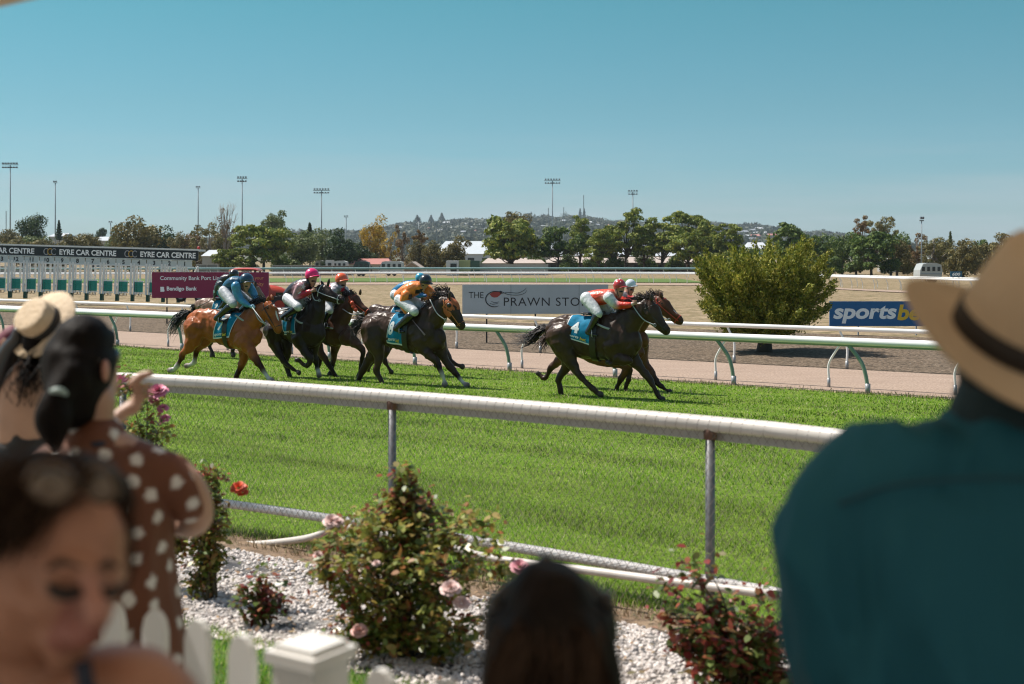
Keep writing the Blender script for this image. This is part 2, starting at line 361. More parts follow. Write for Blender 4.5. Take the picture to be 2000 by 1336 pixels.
def litter(n):
    r = np.random.RandomState(77); s_ = r.uniform(-7, 8, n); t = 4.6 + 2.6 * r.beta(1.3, 1, n); x = s_ * U[0] + t * N[0]; y = s_ * U[1] + t * N[1]; z = CZ - np.interp(t, [a for a, b in _gt], [b for a, b in _gt]) + r.uniform(.01, .035, n)
    c = np.stack([x, y, z], 1); a = r.uniform(0, 6.28, n); d = np.stack([np.cos(a), np.sin(a), r.normal(0, .25, n)], 1); e = np.stack([-np.sin(a), np.cos(a), r.normal(0, .25, n)], 1); L_ = r.uniform(.012, .034, n)[:, None]
    V = np.stack([c - d * L_, c - e * L_ * .5, c + d * L_, c + e * L_ * .5], 1); return soup('leaf_litter', V.reshape(-1, 3), 4, mat('dead_leaf', (.2, .12, .06), .8, island=[(.10, .05, .025), (.24, .14, .07), (.34, .22, .12), (.09, .08, .03)]), kind='stuff')
tag(litter(2600), 'brown fallen leaves and petals scattered over the pebbles and soil')

# ---------------------------------------------------------------- running rails
M_rail = mat('rail_white', (.82, .82, .80), .32, var=.08, scale=2)
M_green = mat('rail_green', (.20, .29, .22), .45, var=.15)
def pipe_part(name, pts, r, m, root, seg=14): return MB().tube(pts, r, seg).build(name, m, root, smooth=True)
def rail(label, t, s0, s1, h, r, post_s, pm, group=None, arm=.42, flip=1, under=None, pr=.03):
    root = thing('running_rail', label, 'rail', (*T((s0 + s1) / 2, t), gzt(t)), group=group or 'white running rails beside the track')
    ox, oy, oz = root.location
    L = lambda s, tt, z: (T(s, tt)[0] - ox, T(s, tt)[1] - oy, z)
    n = max(2, int((s1 - s0) / 6)); ss = [s0 + (s1 - s0) * i / n for i in range(n + 1)]
    wob = lambda s: .012 * math.sin(s * .9 + t)
    pipe_part('top_rail', [L(s, t, h - r + wob(s)) for s in ss], r, M_rail, root, 16)
    if under: MB().tube([L(s, t + .01, h - 2 * r - .005 + wob(s)) for s in ss], (r * .62, r * .42), 8, lat=(0, 0, 1)) if 0 else MB().tube([L(s, t, h - 1.72 * r + wob(s)) for s in ss], r * .62, 12).build('under_channel', under, root, smooth=True)
    first = None
    for s in post_s:
        loc = L(s, t, 0)
        if first is None:
            mb = MB(); ax = lambda tt, z: (N[0] * tt, N[1] * tt, z)
            kf = flip
            pts = [(0 + .0, 0, h - 1.6 * r)] + [(U[0] * a * arm, U[1] * a * arm, z) for a, z in kf]
            mb.tube(pts, pr, 10, sub=5); first = mb.build('post', pm, root, smooth=True)
            q = MB().tube([(pts[-1][0], pts[-1][1], -.02), (pts[-1][0], pts[-1][1], .2)], pr * 1.35, 10).build('ground_sleeve', GREYM, first, smooth=True)
            first.location = loc
        else:
            c = copy_tree(first, root); c.location = loc
    return root
gA = [-42.94 + 3.03 * i for i in range(-3, 16)]
curve = [(.35, .82), (.72, .6), (.93, .3), (1, -.02)]
rail('thick white running rail with green curved posts at the far turf edge', 26.0, -75, 18, 1.12, .078, gA, M_green, arm=.42, flip=curve, under=M_green, pr=.042)
rail('white running rail close behind the green posted rail, on white bent posts', 26.75, -78, 18, 1.09, .05, [-9.99 + 2.7 * i for i in range(-16, 5)], M_rail, arm=-.33, flip=[(.5, .8), (1, .5), (1, .2), (1, -.02)], pr=.026)
rail('white running rail between the sand path and the dirt track', 31.3, -90, 22, 1.07, .058, [-80 + 3.1 * i for i in range(31)], M_rail, arm=.2, flip=[(.3, .85), (1, .55), (1, .2), (1, -.02)], pr=.03)

# far rails (polyline on pixel/depth knots)
def poly_rail(label, knots, h, r, step, off, m, arm=.3, topm=None):
    pts = [Vector(((px - 1000) * d / F, d, 0)) for px, d in knots]; q = crom([tuple(p) for p in pts], 8)
    root = thing('running_rail', label, 'rail', tuple(q[len(q)//2]), group='white running rails beside the track'); o = np.array(root.location)
    MB().tube([(a[0] - o[0], a[1] - o[1], h - r) for a in q], r, 8).build('top_rail', topm or m, root, smooth=True)
    seg = np.diff(q, axis=0); ln = np.linalg.norm(seg, axis=1); cum = np.concatenate([[0], np.cumsum(ln)]); first = None; k = off
    while k < cum[-1]:
        p = [np.interp(k, cum, q[:, i]) for i in range(2)]
        if abs(p[0] / p[1] * F) < 1050:
            if first is None:
                first = MB().tube([(0, 0, h - r), (arm * .45, 0, h * .8), (arm, 0, h * .42), (arm, 0, -.02)], .03, 6, sub=3).build('post', m, root, smooth=True); c = first
            else: c = first.copy(); COL.objects.link(c); c.parent = root
            c.location = (p[0] - o[0], p[1] - o[1], 0)
        k += step
    return root
FR = [(-250, 128), (300, 131), (800, 135), (1400, 130), (1700, 108), (1880, 97), (2100, 86)]
poly_rail('far white running rail with closely set bent posts across the infield', FR, 1.12, .085, 1.75, .3, M_rail)
M_teal = mat('weathered_teal', (.22, .36, .37), .5, var=.2, scale=1)
poly_rail('second far white rail on the inner side of the green strip', [(a, b + 6) for a, b in FR], 1.12, .06, 3.0, 1.2, M_rail)
poly_rail('pale teal rail behind the far white rails', [(-250, 160), (300, 164), (800, 168), (1400, 165), (1580, 152)], 1.35, .13, 3.1, .9, M_rail, topm=M_teal)
def ribbon(name, kn, w0, w1, m, dz):
    q = crom([((px - 1000) * d / F, d, 0) for px, d in kn], 8); v = []; f = []
    for i, a in enumerate(q): v += [(a[0], a[1] + w0, dz), (a[0], a[1] + w1, dz)]
    for i in range(len(q) - 1): f.append((2*i, 2*i+2, 2*i+3, 2*i+1))
    o = MB().add(v, f).build(name, m); o['kind'] = 'structure'
ribbon('far_sand_path', FR, -8, 1.5, M_sand, .02)
ribbon('far_turf', FR[:4], 6, 30, M_fturf, .03)

# ---------------------------------------------------------------- chain link fence
fk = [(-400, 209), (240, 223), (766, 256), (1387, 306), (1640, 331), (2300, 405)]
fp = [Vector(((px - 1000) / m_, F / m_, 0)) for px, m_ in fk]
M_pipe = mat('fence_pipe', (.60, .55, .50), .45, var=.25, scale=6, c2=(.50, .45, .40), bump=.05)
M_galv = mat('galvanised', (.22, .22, .225), .5, var=.35, scale=25, metal=.4)
fr = thing('chain_link_fence', 'waist high chain link fence with thick white top pipe along the near turf edge', 'fence', (fp[2].x, fp[2].y, CZ - 2.32))
fo = Vector(fr.location); FH = 1.30
def fpt(k, z, back=0.0):
    i = min(int(k), len(fp) - 2); a = fp[i].lerp(fp[i + 1], k - i); q = crom([tuple(p) for p in fp], 10); a = Vector(q[min(len(q) - 1, int(round(k * 10)))]); 
    return Vector((a.x - fo.x + N[0] * back, a.y - fo.y + N[1] * back, z))
_q = crom([tuple(p) for p in fp], 40); _c = np.concatenate([[0], np.cumsum(np.linalg.norm(np.diff(_q, axis=0), axis=1))])
def fl(dist, z, back=0.0):
    return (np.interp(dist, _c, _q[:, 0]) - fo.x + N[0] * back, np.interp(dist, _c, _q[:, 1]) - fo.y + N[1] * back, z)
TOT = _c[-1]; ds = np.linspace(0, TOT, 60)
MB().tube([fl(d, FH - .052) for d in ds], .052, 18).build('top_pipe', M_pipe, fr, smooth=True)
mb = MB()
for i in range(len(ds) - 1):
    a, b = fl(ds[i], 0, .05), fl(ds[i + 1], 0, .05)
    mb.add([(a[0], a[1], FH - .162), (b[0], b[1], FH - .165), (b[0], b[1], FH - .098), (a[0], a[1], FH - .098)], [(0, 1, 2, 3)])
    mb.add([(a[0] + N[0]*.02, a[1] + N[1]*.02, FH - .098), (b[0] + N[0]*.02, b[1] + N[1]*.02, FH - .098), (b[0] + N[0]*.02, b[1] + N[1]*.02, FH - .165), (a[0] + N[0]*.02, a[1] + N[1]*.02, FH - .165)], [(0, 1, 2, 3)])
    mb.add([(a[0], a[1], FH - .098), (b[0], b[1], FH - .098), (b[0] + N[0]*.02, b[1] + N[1]*.02, FH - .098), (a[0] + N[0]*.02, a[1] + N[1]*.02, FH - .098)], [(0, 1, 2, 3)])
mb.build('backing_board', mat('board_white', (.42, .39, .36), .5, var=.12), fr)
MB().tube([fl(d, .245) for d in ds], .036, 12).build('bottom_pipe', mat('bottom_pipe', (.72, .68, .65), .5, var=.2), fr, smooth=True)
for i, (px, m_) in enumerate(fk):
    if px in (240, 766, 1387, 1640) or 1:
        if px == 1640: continue
        p = Vector(((px - 1000) / m_ - fo.x, F / m_ - fo.y, 0))
        pb = MB(); pb.tube([(p.x, p.y, -.3), (p.x, p.y, FH - .098)], .031, 14)
        po = pb.build('post', M_galv, fr, smooth=True)
        MB().tube([(p.x, p.y, FH - .15), (p.x, p.y, FH - .06)], .042, 14).build('pipe_clamp', mat('rusty_clamp', (.16, .08, .05), .7, var=.4, scale=60), po, smooth=True)
# mesh of wires: diagonal wires woven both ways plus the tie rings round the pipes
mb = MB(); step = .062; top = FH - .09; k = 0.0; dA = fk[0]; Z0 = .03; run = (top - Z0) * .78
while k < TOT - run - .1:
    for sgn in (0, 1):
        a = fl(k + (run if sgn else 0), Z0, -.035); b = fl(k + (0 if sgn else run), top, -.035); mid = fl(k + run / 2, (Z0 + top) / 2, -.035)
        mb.tube([a, mid, b], .0015, 3, cap=False)
    k += step
mb.build('wire_mesh', mat('fence_wire', (.20, .16, .135), .5, metal=.4), fr)
for zc_, r_, nm_ in ((FH - .052, .0530, 'top_spiral_wire'), (.245, .0365, 'bottom_spiral_wire')):
    pts = []; nturn = int(TOT / .078)
    for i in range(nturn * 12):
        k_ = .03 + i / 12 * .078; t_ = i / 12 * 2 * math.pi
        if k_ > TOT - .05: break
        c_ = fl(k_, zc_); pts.append((c_[0] + N[0] * math.sin(t_) * r_, c_[1] + N[1] * math.sin(t_) * r_, zc_ + math.cos(t_) * r_))
    MB().tube(pts, .0011, 4, cap=False).build(nm_, mat('tie_wire', (.22, .17, .14), .5, metal=.3), fr, smooth=True)
# loose white pipe lying along the foot of the fence
lp = [(438, 1062, 237), (500, 1063, 241), (570, 1056, 246), (612, 1048, 250), (640, 1036, 251), (650, 1020, 252), (700, 1035, 258), (850, 1062, 268), (960, 1090, 274), (1100, 1108, 287), (1250, 1128, 300), (1387, 1146, 312), (1520, 1163, 322)]
MB().tube([P(a, b, F / (m_ * 1.01)) for a, b, m_ in lp], .027, 10, sub=4).build('loose_pipe', M_pipe, smooth=True)
tag(bpy.data.objects['loose_pipe'], 'bent white plastic pipe lying along the foot of the chain link fence', 'pipe')
# ---------------------------------------------------------------- signs
def sign(label, x0, x1, y0, y1, d, yb, panel, deco, post=(.02, .02, .02), nposts=3, group='sponsor signs beside the track'):
    m_ = F / d; W = (x1 - x0) / m_; H = (y1 - y0) / m_; cx = ((x0 + x1) / 2 - 1000) / m_; zc = CZ - ((y0 + y1) / 2 - HOR) / m_
    root = thing('advertising_sign', label, 'sign', (cx, d, 0), group=group)
    MB().box((0, 0, zc), (W, .04, H)).build('panel', panel, root)
    for i in range(nposts):
        x = -W / 2 + W * (i + .5) / nposts
        MB().box((x, .05, zc / 2), (.05, .05, zc)).build('post', mat('sign_post', post, .6), root)
    deco(root, W, H, zc); return root
def txt(root, name, s, x, z, m, W=None, H=None, y=-.024, **kw):
    mb = MB(); put_text(mb, s, x, z, y, W, H, **kw); return mb.build(name, m, root)
Mw = mat('lettering_white', (.95, .95, .95), .5); Mk = mat('lettering_black', (.02, .02, .025), .5)
M_mar = mat('maroon_panel', (.27, .010, .065), .45, var=.15, scale=2)
def d1(r, W, H, z):
    u = W / 228
    txt(r, 'lettering', 'Community Bank Port Lincoln', -W/2 + 83 * u, z + 12.5 * u, Mw, W=134 * u, bold=.012)
    txt(r, 'lettering', 'Bendigo Bank', -W/2 + 58.5 * u, z - 8 * u, Mw, W=59 * u, bold=.03)
    b = MB(); x = -W/2 + 20.5 * u
    b.add([(x - 4*u, -.024, z - 13*u), (x + 3.5*u, -.024, z - 13*u), (x + 4.2*u, -.024, z - 10*u), (x + 3*u, -.024, z - 8*u), (x + 3.6*u, -.024, z - 5.6*u), (x + 2*u, -.024, z - 3.4*u), (x - 4*u, -.024, z - 3.4*u)], [(0, 1, 2, 3, 4, 5, 6)])
    b.build('bank_emblem', Mw, r)
    Mo = mat('lettering_orange', (.75, .32, .12), .5)
    txt(r, 'lettering', 'Investing in your', -W/2 + 188 * u, z + 13 * u, Mo, W=60 * u); txt(r, 'lettering', 'community', -W/2 + 197 * u, z + 1 * u, Mo, W=42 * u)
sign('maroon bank sign with white and orange lettering beside the starting gate', 297, 525, 531.5, 582, 54, 632, M_mar, d1, nposts=4)
def d2(r, W, H, z):
    u = W / 285; x0 = -W/2
    txt(r, 'lettering', 'THE', x0 + 27 * u, z + 8 * u, Mk, W=29 * u, H=12 * u); txt(r, 'lettering', 'PRAWN STORE', x0 + 170 * u, z - 5 * u, Mk, W=178 * u, H=16.5 * u, spacing=1.1)
    b = MB()
    def crv(pts, rr, name, m):
        q = MB(); q.tube([(x0 + a * u, -.026, z - c * u) for a, c in pts], [k * u for k in rr], 6, sub=5); return q.build(name, m, r, smooth=True)
    crv([(78, -14), (62, -15), (52, -11), (46, -3), (47, 6), (54, 13), (64, 15), (71, 13)], [.5, .9, 1, 1, 1, .9, .7, .3], 'prawn_outline', Mk)
    crv([(54, 8), (60, 10), (70, 8)], [.3, .5, .2], 'prawn_outline', Mk); crv([(56, 4), (64, 7), (72, 5)], [.3, .5, .2], 'prawn_outline', Mk)
    crv([(78, -14), (90, -9), (110, -8), (122, -12), (126, -18)], [.6, .5, .5, .4, .2], 'prawn_feeler', Mk); crv([(74, -11), (90, -13), (108, -12), (120, -17), (125, -22)], [.6, .5, .5, .4, .2], 'prawn_feeler', Mk)
    b = MB(); pl = [(53, -10), (60, -14), (70, -15.5), (79, -14.5), (74, -8), (68, -3.5), (62, -3), (57, -5)]
    b.add([(x0 + a * u, -.0235, z - c * u) for a, c in pl], [tuple(range(8))[::-1]]); b.build('prawn_head', mat('prawn_red', (.35, .05, .04), .5), r)
    b = MB(); b.ell(Vector((x0 + 75 * u, -.03, z + 14 * u)), (2.4 * u, .01, 2.4 * u)); b.build('prawn_eye', Mk, r, smooth=True)
    for f_ in (.333, .80): MB().box((x0 + W * f_, -.0215, z), (.012, .003, H)).build('panel_seam', mat('seam', (.12, .13, .14), .6), r)
sign('long grey seafood store sign with a red prawn emblem behind the rail', 903, 1188, 555.5, 613, 42, 668, mat('grey_panel', (.47, .51, .54), .55, var=.12, scale=1.3), d2, nposts=3)
def d3(r, W, H, z):
    u = W / 340
    kw = dict(bold=.035, shear=.18)
    txt(r, 'lettering', 'sports', -W/2 + 69 * u, z - 1.5 * u, Mw, W=124 * u, H=35 * u, **kw); txt(r, 'lettering', 'bet', -W/2 + 163 * u, z + 2.5 * u, mat('lettering_yellow', (.75, .48, .03), .5), W=62 * u, H=31 * u, **kw)
sign('blue betting sign with silver and yellow letters right of the green bush', 1620, 1960, 588.5, 637, 46, 654, mat('blue_panel', (.008, .12, .32), .4, var=.1), d3, post=(.4, .4, .4), nposts=3)
def d4(r, W, H, z): txt(r, 'lettering', '600', 0, z, Mw, W=W * .68, H=H * .55, bold=.03, shear=.15)
sign('small blue 600 metre marker board above the far rail', 1856, 1879, 530, 541, 100, 552, mat('teal_panel', (.01, .10, .18), .4), d4, post=(.3, .3, .3), nposts=2, group=None)

# ---------------------------------------------------------------- starting gate
gd = 79.0; gm = F / gd
gate = thing('starting_gate', 'long white multi-stall starting gate with green padded stalls and black name board', 'starting gate', (P(385, 500, gd).x, gd, 0))
gate.rotation_euler = (0, math.radians(1.6), 0)
GX = lambda px: (px - 385) / gm
ZT = CZ - (490 - HOR) / gm
M_gw = mat('gate_white', (.82, .82, .81), .4, var=.15, scale=4); M_gpad = mat('gate_green_pad', (.015, .30, .24), .6, var=.3, scale=12); M_gk = mat('gate_board', (.012, .016, .022), .4)
MB().box((GX(160), 0, ZT - .30), (450 / gm, .1, 19.5 / gm)).build('name_board', M_gk, gate)
MB().box((GX(160), 0, ZT + .055), (452 / gm, .16, .10)).build('top_beam', M_gw, gate)
MB().box((GX(160), 1.6, ZT + .02), (452 / gm, .16, .12)).build('rear_beam', M_gw, gate)
def gtext(s, x0, x1, z, h, m, y=-.056, name='lettering', **kw):
    mb = MB(); put_text(mb, s, GX((x0 + x1) / 2), z, y, (x1 - x0) / gm, h / gm, **kw); mb.build(name, m, gate)
for a, b, s in ((272, 380, 'EYRE CAR CENTRE'), (114, 225, 'EYRE CAR CENTRE'), (-48, 65, 'EYRE CAR CENTRE')): gtext(s, a, b, ZT - .30, 11, Mw, bold=.03)
M_gold = mat('logo_gold', (.55, .33, .06), .4); M_sil = mat('logo_silver', (.4, .4, .42), .35)
for cx in (254, 96, -66):
    for dx, mm in ((-7.5, M_sil), (0, M_gold), (7.5, M_sil)):
        MB().tube([(GX(cx + dx) + .15 * math.cos(t), -.06, ZT - .30 + .19 * math.sin(t)) for t in np.linspace(.7, 5.6, 14)], .028, 5).build('emblem_ring', mm, gate)
for i in range(16):
    xr = 359 - 29.9 * i; n_ = i + 1; x = GX(xr)
    st = MB(); st.box((x, -.02, ZT - .82), (28 / gm, .05, 11.5 / gm)); st.box((x, -.02, ZT - .60), (29.8 / gm, .12, .05)); st.build('number_plate', mat('plate_white', (.55, .6, .6), .5), gate)
    if i < 13: mb = MB(); put_text(mb, str(n_), x, ZT - .82, -.05, None, .27, bold=.04); mb.build('stall_number', Mk, gate)
    fx = GX(xr - 14.5); zb = .25
    q = MB()
    for dx, wq in ((0, .12), (.20, .12), (.36, .05)): q.box((fx + dx, 0, (ZT - .98 + zb) / 2 + .1), (wq, .16, ZT - .98 - zb))
    q.box((fx + .1, .8, ZT - 1.03), (.08, 1.7, .1)); q.box((fx + .1, .8, .8), (.06, 1.7, .08)); q.box((fx + .1, 1.6, (ZT + zb) / 2), (.1, .1, ZT - zb)); q.box((x + .1, -.03, ZT - 1.02), (.94, .07, .07))
    for z in (1.25, 1.4, 1.55): q.box((fx + .32, 0, z), (.09, .05, .025))
    q.box((fx + .38, 0, 1.45), (.03, .05, .6)); q.build('stall_frame', M_gw, gate)
    g = MB(); g.box((x + .02, -.02, .83), (.52, .12, .62)); g.box((x - .1, -.09, .83), (.03, .03, .6)); g.box((x + .02, -.09, .92), (.5, .03, .03)); g.build('green_pad', M_gpad, gate)
    MB().box((x + .02, -.02, 1.18), (.62, .09, .07)).build('cross_bar', M_gw, gate); MB().box((x + .02, -.02, .47), (.66, .09, .06)).build('cross_bar', M_gw, gate)
    l_ = MB(); l_.box((fx + .12, 0, .15), (.17, .3, .42)); l_.build('green_foot', mat('gate_foot', (.01, .07, .045), .6), gate)
    k_ = MB(); k_.tube([(x - .18, 0, .42), (x - .18, 0, .28), (x, 0, .26), (x, 0, .42)], .02, 5); k_.tube([(x + .05, 0, .42), (x + .05, 0, .28), (x + .22, 0, .26), (x + .22, 0, .42)], .02, 5); k_.build('step', DARK, gate)
q = MB()
for a, b in (((0, -.95), (-.75, -2.4)), ((-.1, -2.2), (-.75, -1.0)), ((0, -1), (0, -3.2)), ((-.75, -1), (-.75, -3.2)), ((0, -1.6), (-.75, -1.6)), ((0, -2.2), (-.75, -2.2))):
    q.tube([(a[0], 0, ZT + a[1]), (b[0], 0, ZT + b[1])], .045, 6)
q.build('end_truss', M_gw, gate)
for px in (355, 392): 
    wb = MB(); M = Matrix.Translation((GX(px), -.2, .33)) @ Matrix.Rotation(math.pi / 2, 4, 'X'); wb.lathe([(.0, -.13), (.2, -.13), (.33, -.1), (.34, 0), (.33, .1), (.2, .13), (0, .13)], 20, M=M); wh = wb.build('wheel', DARK, gate, smooth=True)
    MB().lathe([(0, .14), (.15, .145), (.17, .13)], 16, M=M).build('rim', GREYM, wh)
MB().box((GX(365), 0, .62), (3.6, .5, .14)).build('chassis', mat('gate_chassis', (.02, .03, .03), .6), gate)
bb = MB(); bb.ell(Vector((GX(385), 0, ZT + .18)), (.09, .09, .1)); bb.build('beacon', mat('beacon_red', (.5, .03, .03), .4), gate, smooth=True)

# ---------------------------------------------------------------- tractor
tr = thing('tractor', 'orange red tractor parked behind the maroon sign', 'tractor', (P(505, 600, 62).x, 62, 0)); tm = F / 62
M_tr = mat('tractor_orange', (.55, .055, .02), .35, var=.1, coat=.3); M_gl = mat('dark_glass', (.02, .025, .03), .1)
X = lambda px: (px - 505) / tm
Z = lambda py: CZ - (py - HOR) / tm
MB().tube([(X(452), 0, Z(529)), (X(465), 0, Z(526)), (X(500), 0, Z(526)), (X(509), 0, Z(529))], [(.7, .03), (.75, .07), (.75, .07), (.7, .03)], 16, lat=(0, 1, 0), sub=4).build('cab_roof', M_tr, tr, smooth=True)
cb = MB()
for x in (457, 503):
    for y in (-.6, .6): cb.tube([(X(x), y, Z(528)), (X(x + 2), y, Z(585))], .05, 6)
cb.build('cab_pillars', DARK, tr); MB().box((X(480), 0, Z(556)), (.95, 1.1, 1.1)).build('cab_glass', M_gl, tr)
MB().tube([(X(505), 0, Z(577)), (X(520), 0, Z(574)), (X(545), 0, Z(577)), (X(558), 0, Z(585)), (X(561), 0, Z(592))], [(.38, .42), (.38, .45), (.36, .42), (.33, .33), (.25, .2)], 16, lat=(0, 1, 0), sub=3).build('bonnet', M_tr, tr, smooth=True)
MB().box((X(549), -.36, Z(578)), (.38, .03, .35)).build('grille', M_gl, tr)
for px, r_, zz in ((470, .72, .72), (552, .48, .48)):
    for y in (-.75, .75):
        wb = MB(); M = Matrix.Translation((X(px), y, zz)) @ Matrix.Rotation(math.pi / 2, 4, 'X'); wb.lathe([(0, -.14), (r_ * .55, -.14), (r_ * .95, -.17), (r_, 0), (r_ * .95, .17), (r_ * .55, .14), (0, .14)], 24, M=M)
        for k in range(18):
            a = k * math.pi / 9; wb.box((X(px) + (r_ + .01) * math.cos(a), y, zz + (r_ + .01) * math.sin(a)), (.05, .3, .05))
        wh = wb.build('wheel', DARK, tr, smooth=False); MB().lathe([(0, .15), (r_ * .5, .16), (r_ * .55, .13)], 16, M=M).build('rim', mat('rim_red', (.4, .04, .02), .5), wh)

# ---------------------------------------------------------------- light towers
def tower(px, ytop, d, kind, label):
    h = CZ + (HOR - ytop) * d / F; x = (px - 1000) * d / F
    r = thing('light_tower', label, 'light tower', (x, d, 0), group='floodlight towers beyond the course')
    MB().tube([(0, 0, 0), (0, 0, h)], [.22 * d / 350, .12 * d / 350], 8).build('mast', mat('mast', (.24, .28, .30), .6), r, smooth=True)
    mw, n_ = {0: (32, 6), 1: (20, 4), 2: (9, 3), 3: (8, 2)}[kind]; wd = mw * d / F
    q = MB(); q.box((0, 0, h), (wd, .2, .14)); q.box((0, 0, h - .7), (wd * .7, .2, .1)) if kind < 2 else None; q.build('crossarm', mat('arm', (.12, .13, .14), .6), r)
    for i in range(n_):
        fx = -wd / 2 + wd * (i + .5) / n_
        for k in ((0, 1) if kind < 2 else (0,)):
            l_ = MB(); l_.box((fx, -.2, h + .35 - .95 * k), (wd / n_ * .55, .5, .32), M=None); l_.build('floodlight', mat('flood', (.10, .10, .11), .4), r)
for a in [(20, 322, 300, 0, 'tallest floodlight tower, leftmost in the picture above the starting gate'), (108, 357, 340, 3, 'slim floodlight pole beside the small dark spire tree'), (387, 367, 380, 2, 'floodlight tower rising over the end of the starting gate'),
          (473, 349, 300, 1, 'floodlight tower with dense lamp rack left of the bright green pine'), (628, 372, 330, 0, 'floodlight tower with wide lamp rack above the dark shrubs'), (676, 424, 420, 2, 'short floodlight tower left of the yellow tree'),
          (1079, 353, 320, 0, 'floodlight tower with wide lamp rack right of the first round pine'), (1236, 375, 360, 1, 'floodlight tower rising above the middle of the pine row'), (1800, 431, 170, 3, 'slim light pole beside the caravan on the right'),
          (216, 435, 420, 3, 'small light pole on the left between low trees'), (818, 428, 420, 3, 'small light pole right of the yellow tree')]: tower(*a)
def mast(px, y0, d, label):
    h = CZ + (HOR - y0) * d / F; q = MB(); q.tube([(0, 0, 0), (0, 0, h)], .22, 5); o = q.build('radio_mast', mat('m', (.2, .24, .26), .6)); o.location = ((px - 1000) * d / F, d, 0); tag(o, label, 'mast')
mast(1071, 406, 790, 'thin radio mast on the hill beside the round pine'); mast(1140, 381, 780, 'tall faint radio mast above the pine row'); mast(12, 412, 700, 'thin radio mast at the far left edge'); mast(1101, 405, 795, 'thin short mast on the hilltop')
mast(853, 432, 500, 'bare white pole right of the hilltop trees'); mast(871, 432, 505, 'second bare white pole next to the warehouse')

# ---------------------------------------------------------------- buildings
M_met = mat('roof_metal', (.56, .58, .60), .4, var=.12, scale=.5); M_wl = mat('pale_wall', (.42, .40, .37), .7, var=.15, scale=.6); M_dk = mat('dark_opening', (.03, .035, .035), .7)
M_rd = mat('roof_red', (.42, .17, .14), .6, var=.1, scale=2); M_tan = mat('roof_tan', (.46, .38, .33), .65, var=.15, scale=1)
def shed(label, x0, x1, yr, ye, yb, d, roofm, wallm, depth=9, cat='building', gable=False, win=0, name='shed', group=None):
    k = d / F; W = (x1 - x0) * k; zr = CZ - (yr - HOR) * k; ze = CZ - (ye - HOR) * k; zb = CZ - (yb - HOR) * k; zb = min(zb, 0) if d < 400 else zb
    r = thing(name, label, cat, (((x0 + x1) / 2 - 1000) * k, d, zb), group=group); zr -= zb; ze -= zb; o = .25 * W / 12 + .1
    b = MB(); b.box((0, depth / 2, ze / 2), (W, depth, ze))
    if gable: b.add([(-W/2, .001, ze), (W/2, .001, ze), (0, .001, zr)], [(0, 1, 2)])
    b.build('wall', wallm, r)
    rf = MB()
    if gable: # ridge runs away from the viewer
        for sg in (-1, 1): rf.add([(sg * (W/2 + o), -.3, ze - .05), (0, -.3, zr), (0, depth, zr), (sg * (W/2 + o), depth, ze - .05), (sg * (W/2 + o), -.3, ze - .25), (0, -.3, zr - .2), (0, depth, zr - .2), (sg * (W/2 + o), depth, ze - .25)], [(0,1,2,3), (4,7,6,5), (0,4,5,1), (3,2,6,7), (0,3,7,4)])
    else:
        rf.add([(-W/2-o, -.3, ze), (W/2+o, -.3, ze), (W/2-o*2, depth/2, zr), (-W/2+o*2, depth/2, zr), (W/2+o, depth+.3, ze), (-W/2-o, depth+.3, ze)], [(0,1,2,3), (3,2,4,5), (1,4,2), (0,3,5), (0,5,4,1)])
    rf.build('roof', roofm, r)
    for i in range(win):
        xx = -W/2 + W * (i + .5) / win; MB().box((xx, -.03, ze * .5), (W / win * .45, .06, ze * .55)).build('opening', M_dk, r)
    return r
shed('large white metal warehouse behind the trees left of the first round pine', 850, 990, 468, 496, 530, 300, M_met, mat('wh_wall', (.5, .52, .55), .5), 60, win=5, name='warehouse')
shed('low building with tan roof at the foot of the first round pine', 944, 1062, 504, 514, 530, 215, M_tan, M_wl, 14, win=4)
shed('long pale metal building behind the middle pines', 1060, 1400, 478, 500, 530, 285, M_met, M_wl, 30, win=0, name='warehouse')
shed('long low stable block with pinkish roof under the pine row', 1069, 1395, 502, 513, 532, 225, M_tan, mat('stable_wall', (.13, .12, .11), .8), 12, win=14, name='stable_block')
shed('red roofed house with cream walls beyond the far rail', 681, 760, 505, 516, 532, 205, M_rd, mat('cream_wall', (.42, .38, .31), .7), 9, win=3, name='house')
shed('small gabled shed right of the white caravan', 786, 823, 511, 524, 533, 200, M_tan, mat('tan_wall', (.33, .25, .19), .7), 8, gable=True)
shed('low white roofed shelter behind the gabled shed', 808, 842, 513, 517, 532, 214, M_met, M_wl, 5)
shed('pale wall shed at the right of the gate beyond the trees', 395, 430, 488, 500, 525, 190, M_met, M_wl, 6)
shed('long white shed on the left behind low trees', 180, 215, 462, 470, 500, 330, M_met, M_wl, 10, win=3)
shed('white building at the left between the trees', 95, 128, 455, 462, 500, 420, M_met, M_wl, 10)
shed('white shed among the trees at the right behind the caravan', 1745, 1815, 498, 506, 545, 225, M_met, M_wl, 10, win=3)
shed('octagonal pale roof poking up behind the green bush', 1462, 1500, 473, 486, 530, 240, M_met, M_teal, 6)
def block(name, label, cat, x0, x1, y0, y1, d, m, deco=None, dep=2.2):
    k = d / F; W = (x1 - x0) * k; z0 = 0; z1 = CZ - (y0 - HOR) * k
    r = thing(name, label, cat, (((x0 + x1) / 2 - 1000) * k, d, 0)); 
    if deco: deco(r, W, z1, dep)
    return r
def dcont(m, door=None):
    def f(r, W, H, D):
        b = MB(); b.box((0, 0, H / 2), (W, D, H - .02))
        for i in range(int(W / .3)): b.box((-W/2 + .15 + i * .3, -D/2 - .02, H / 2), (.12, .05, H * .94))
        b.build('corrugated_shell', m, r)
        if door: MB().box((W * .1, -D/2 - .06, H * .45), (W * .5, .04, H * .7)).build('opening', M_dk, r)
    return f
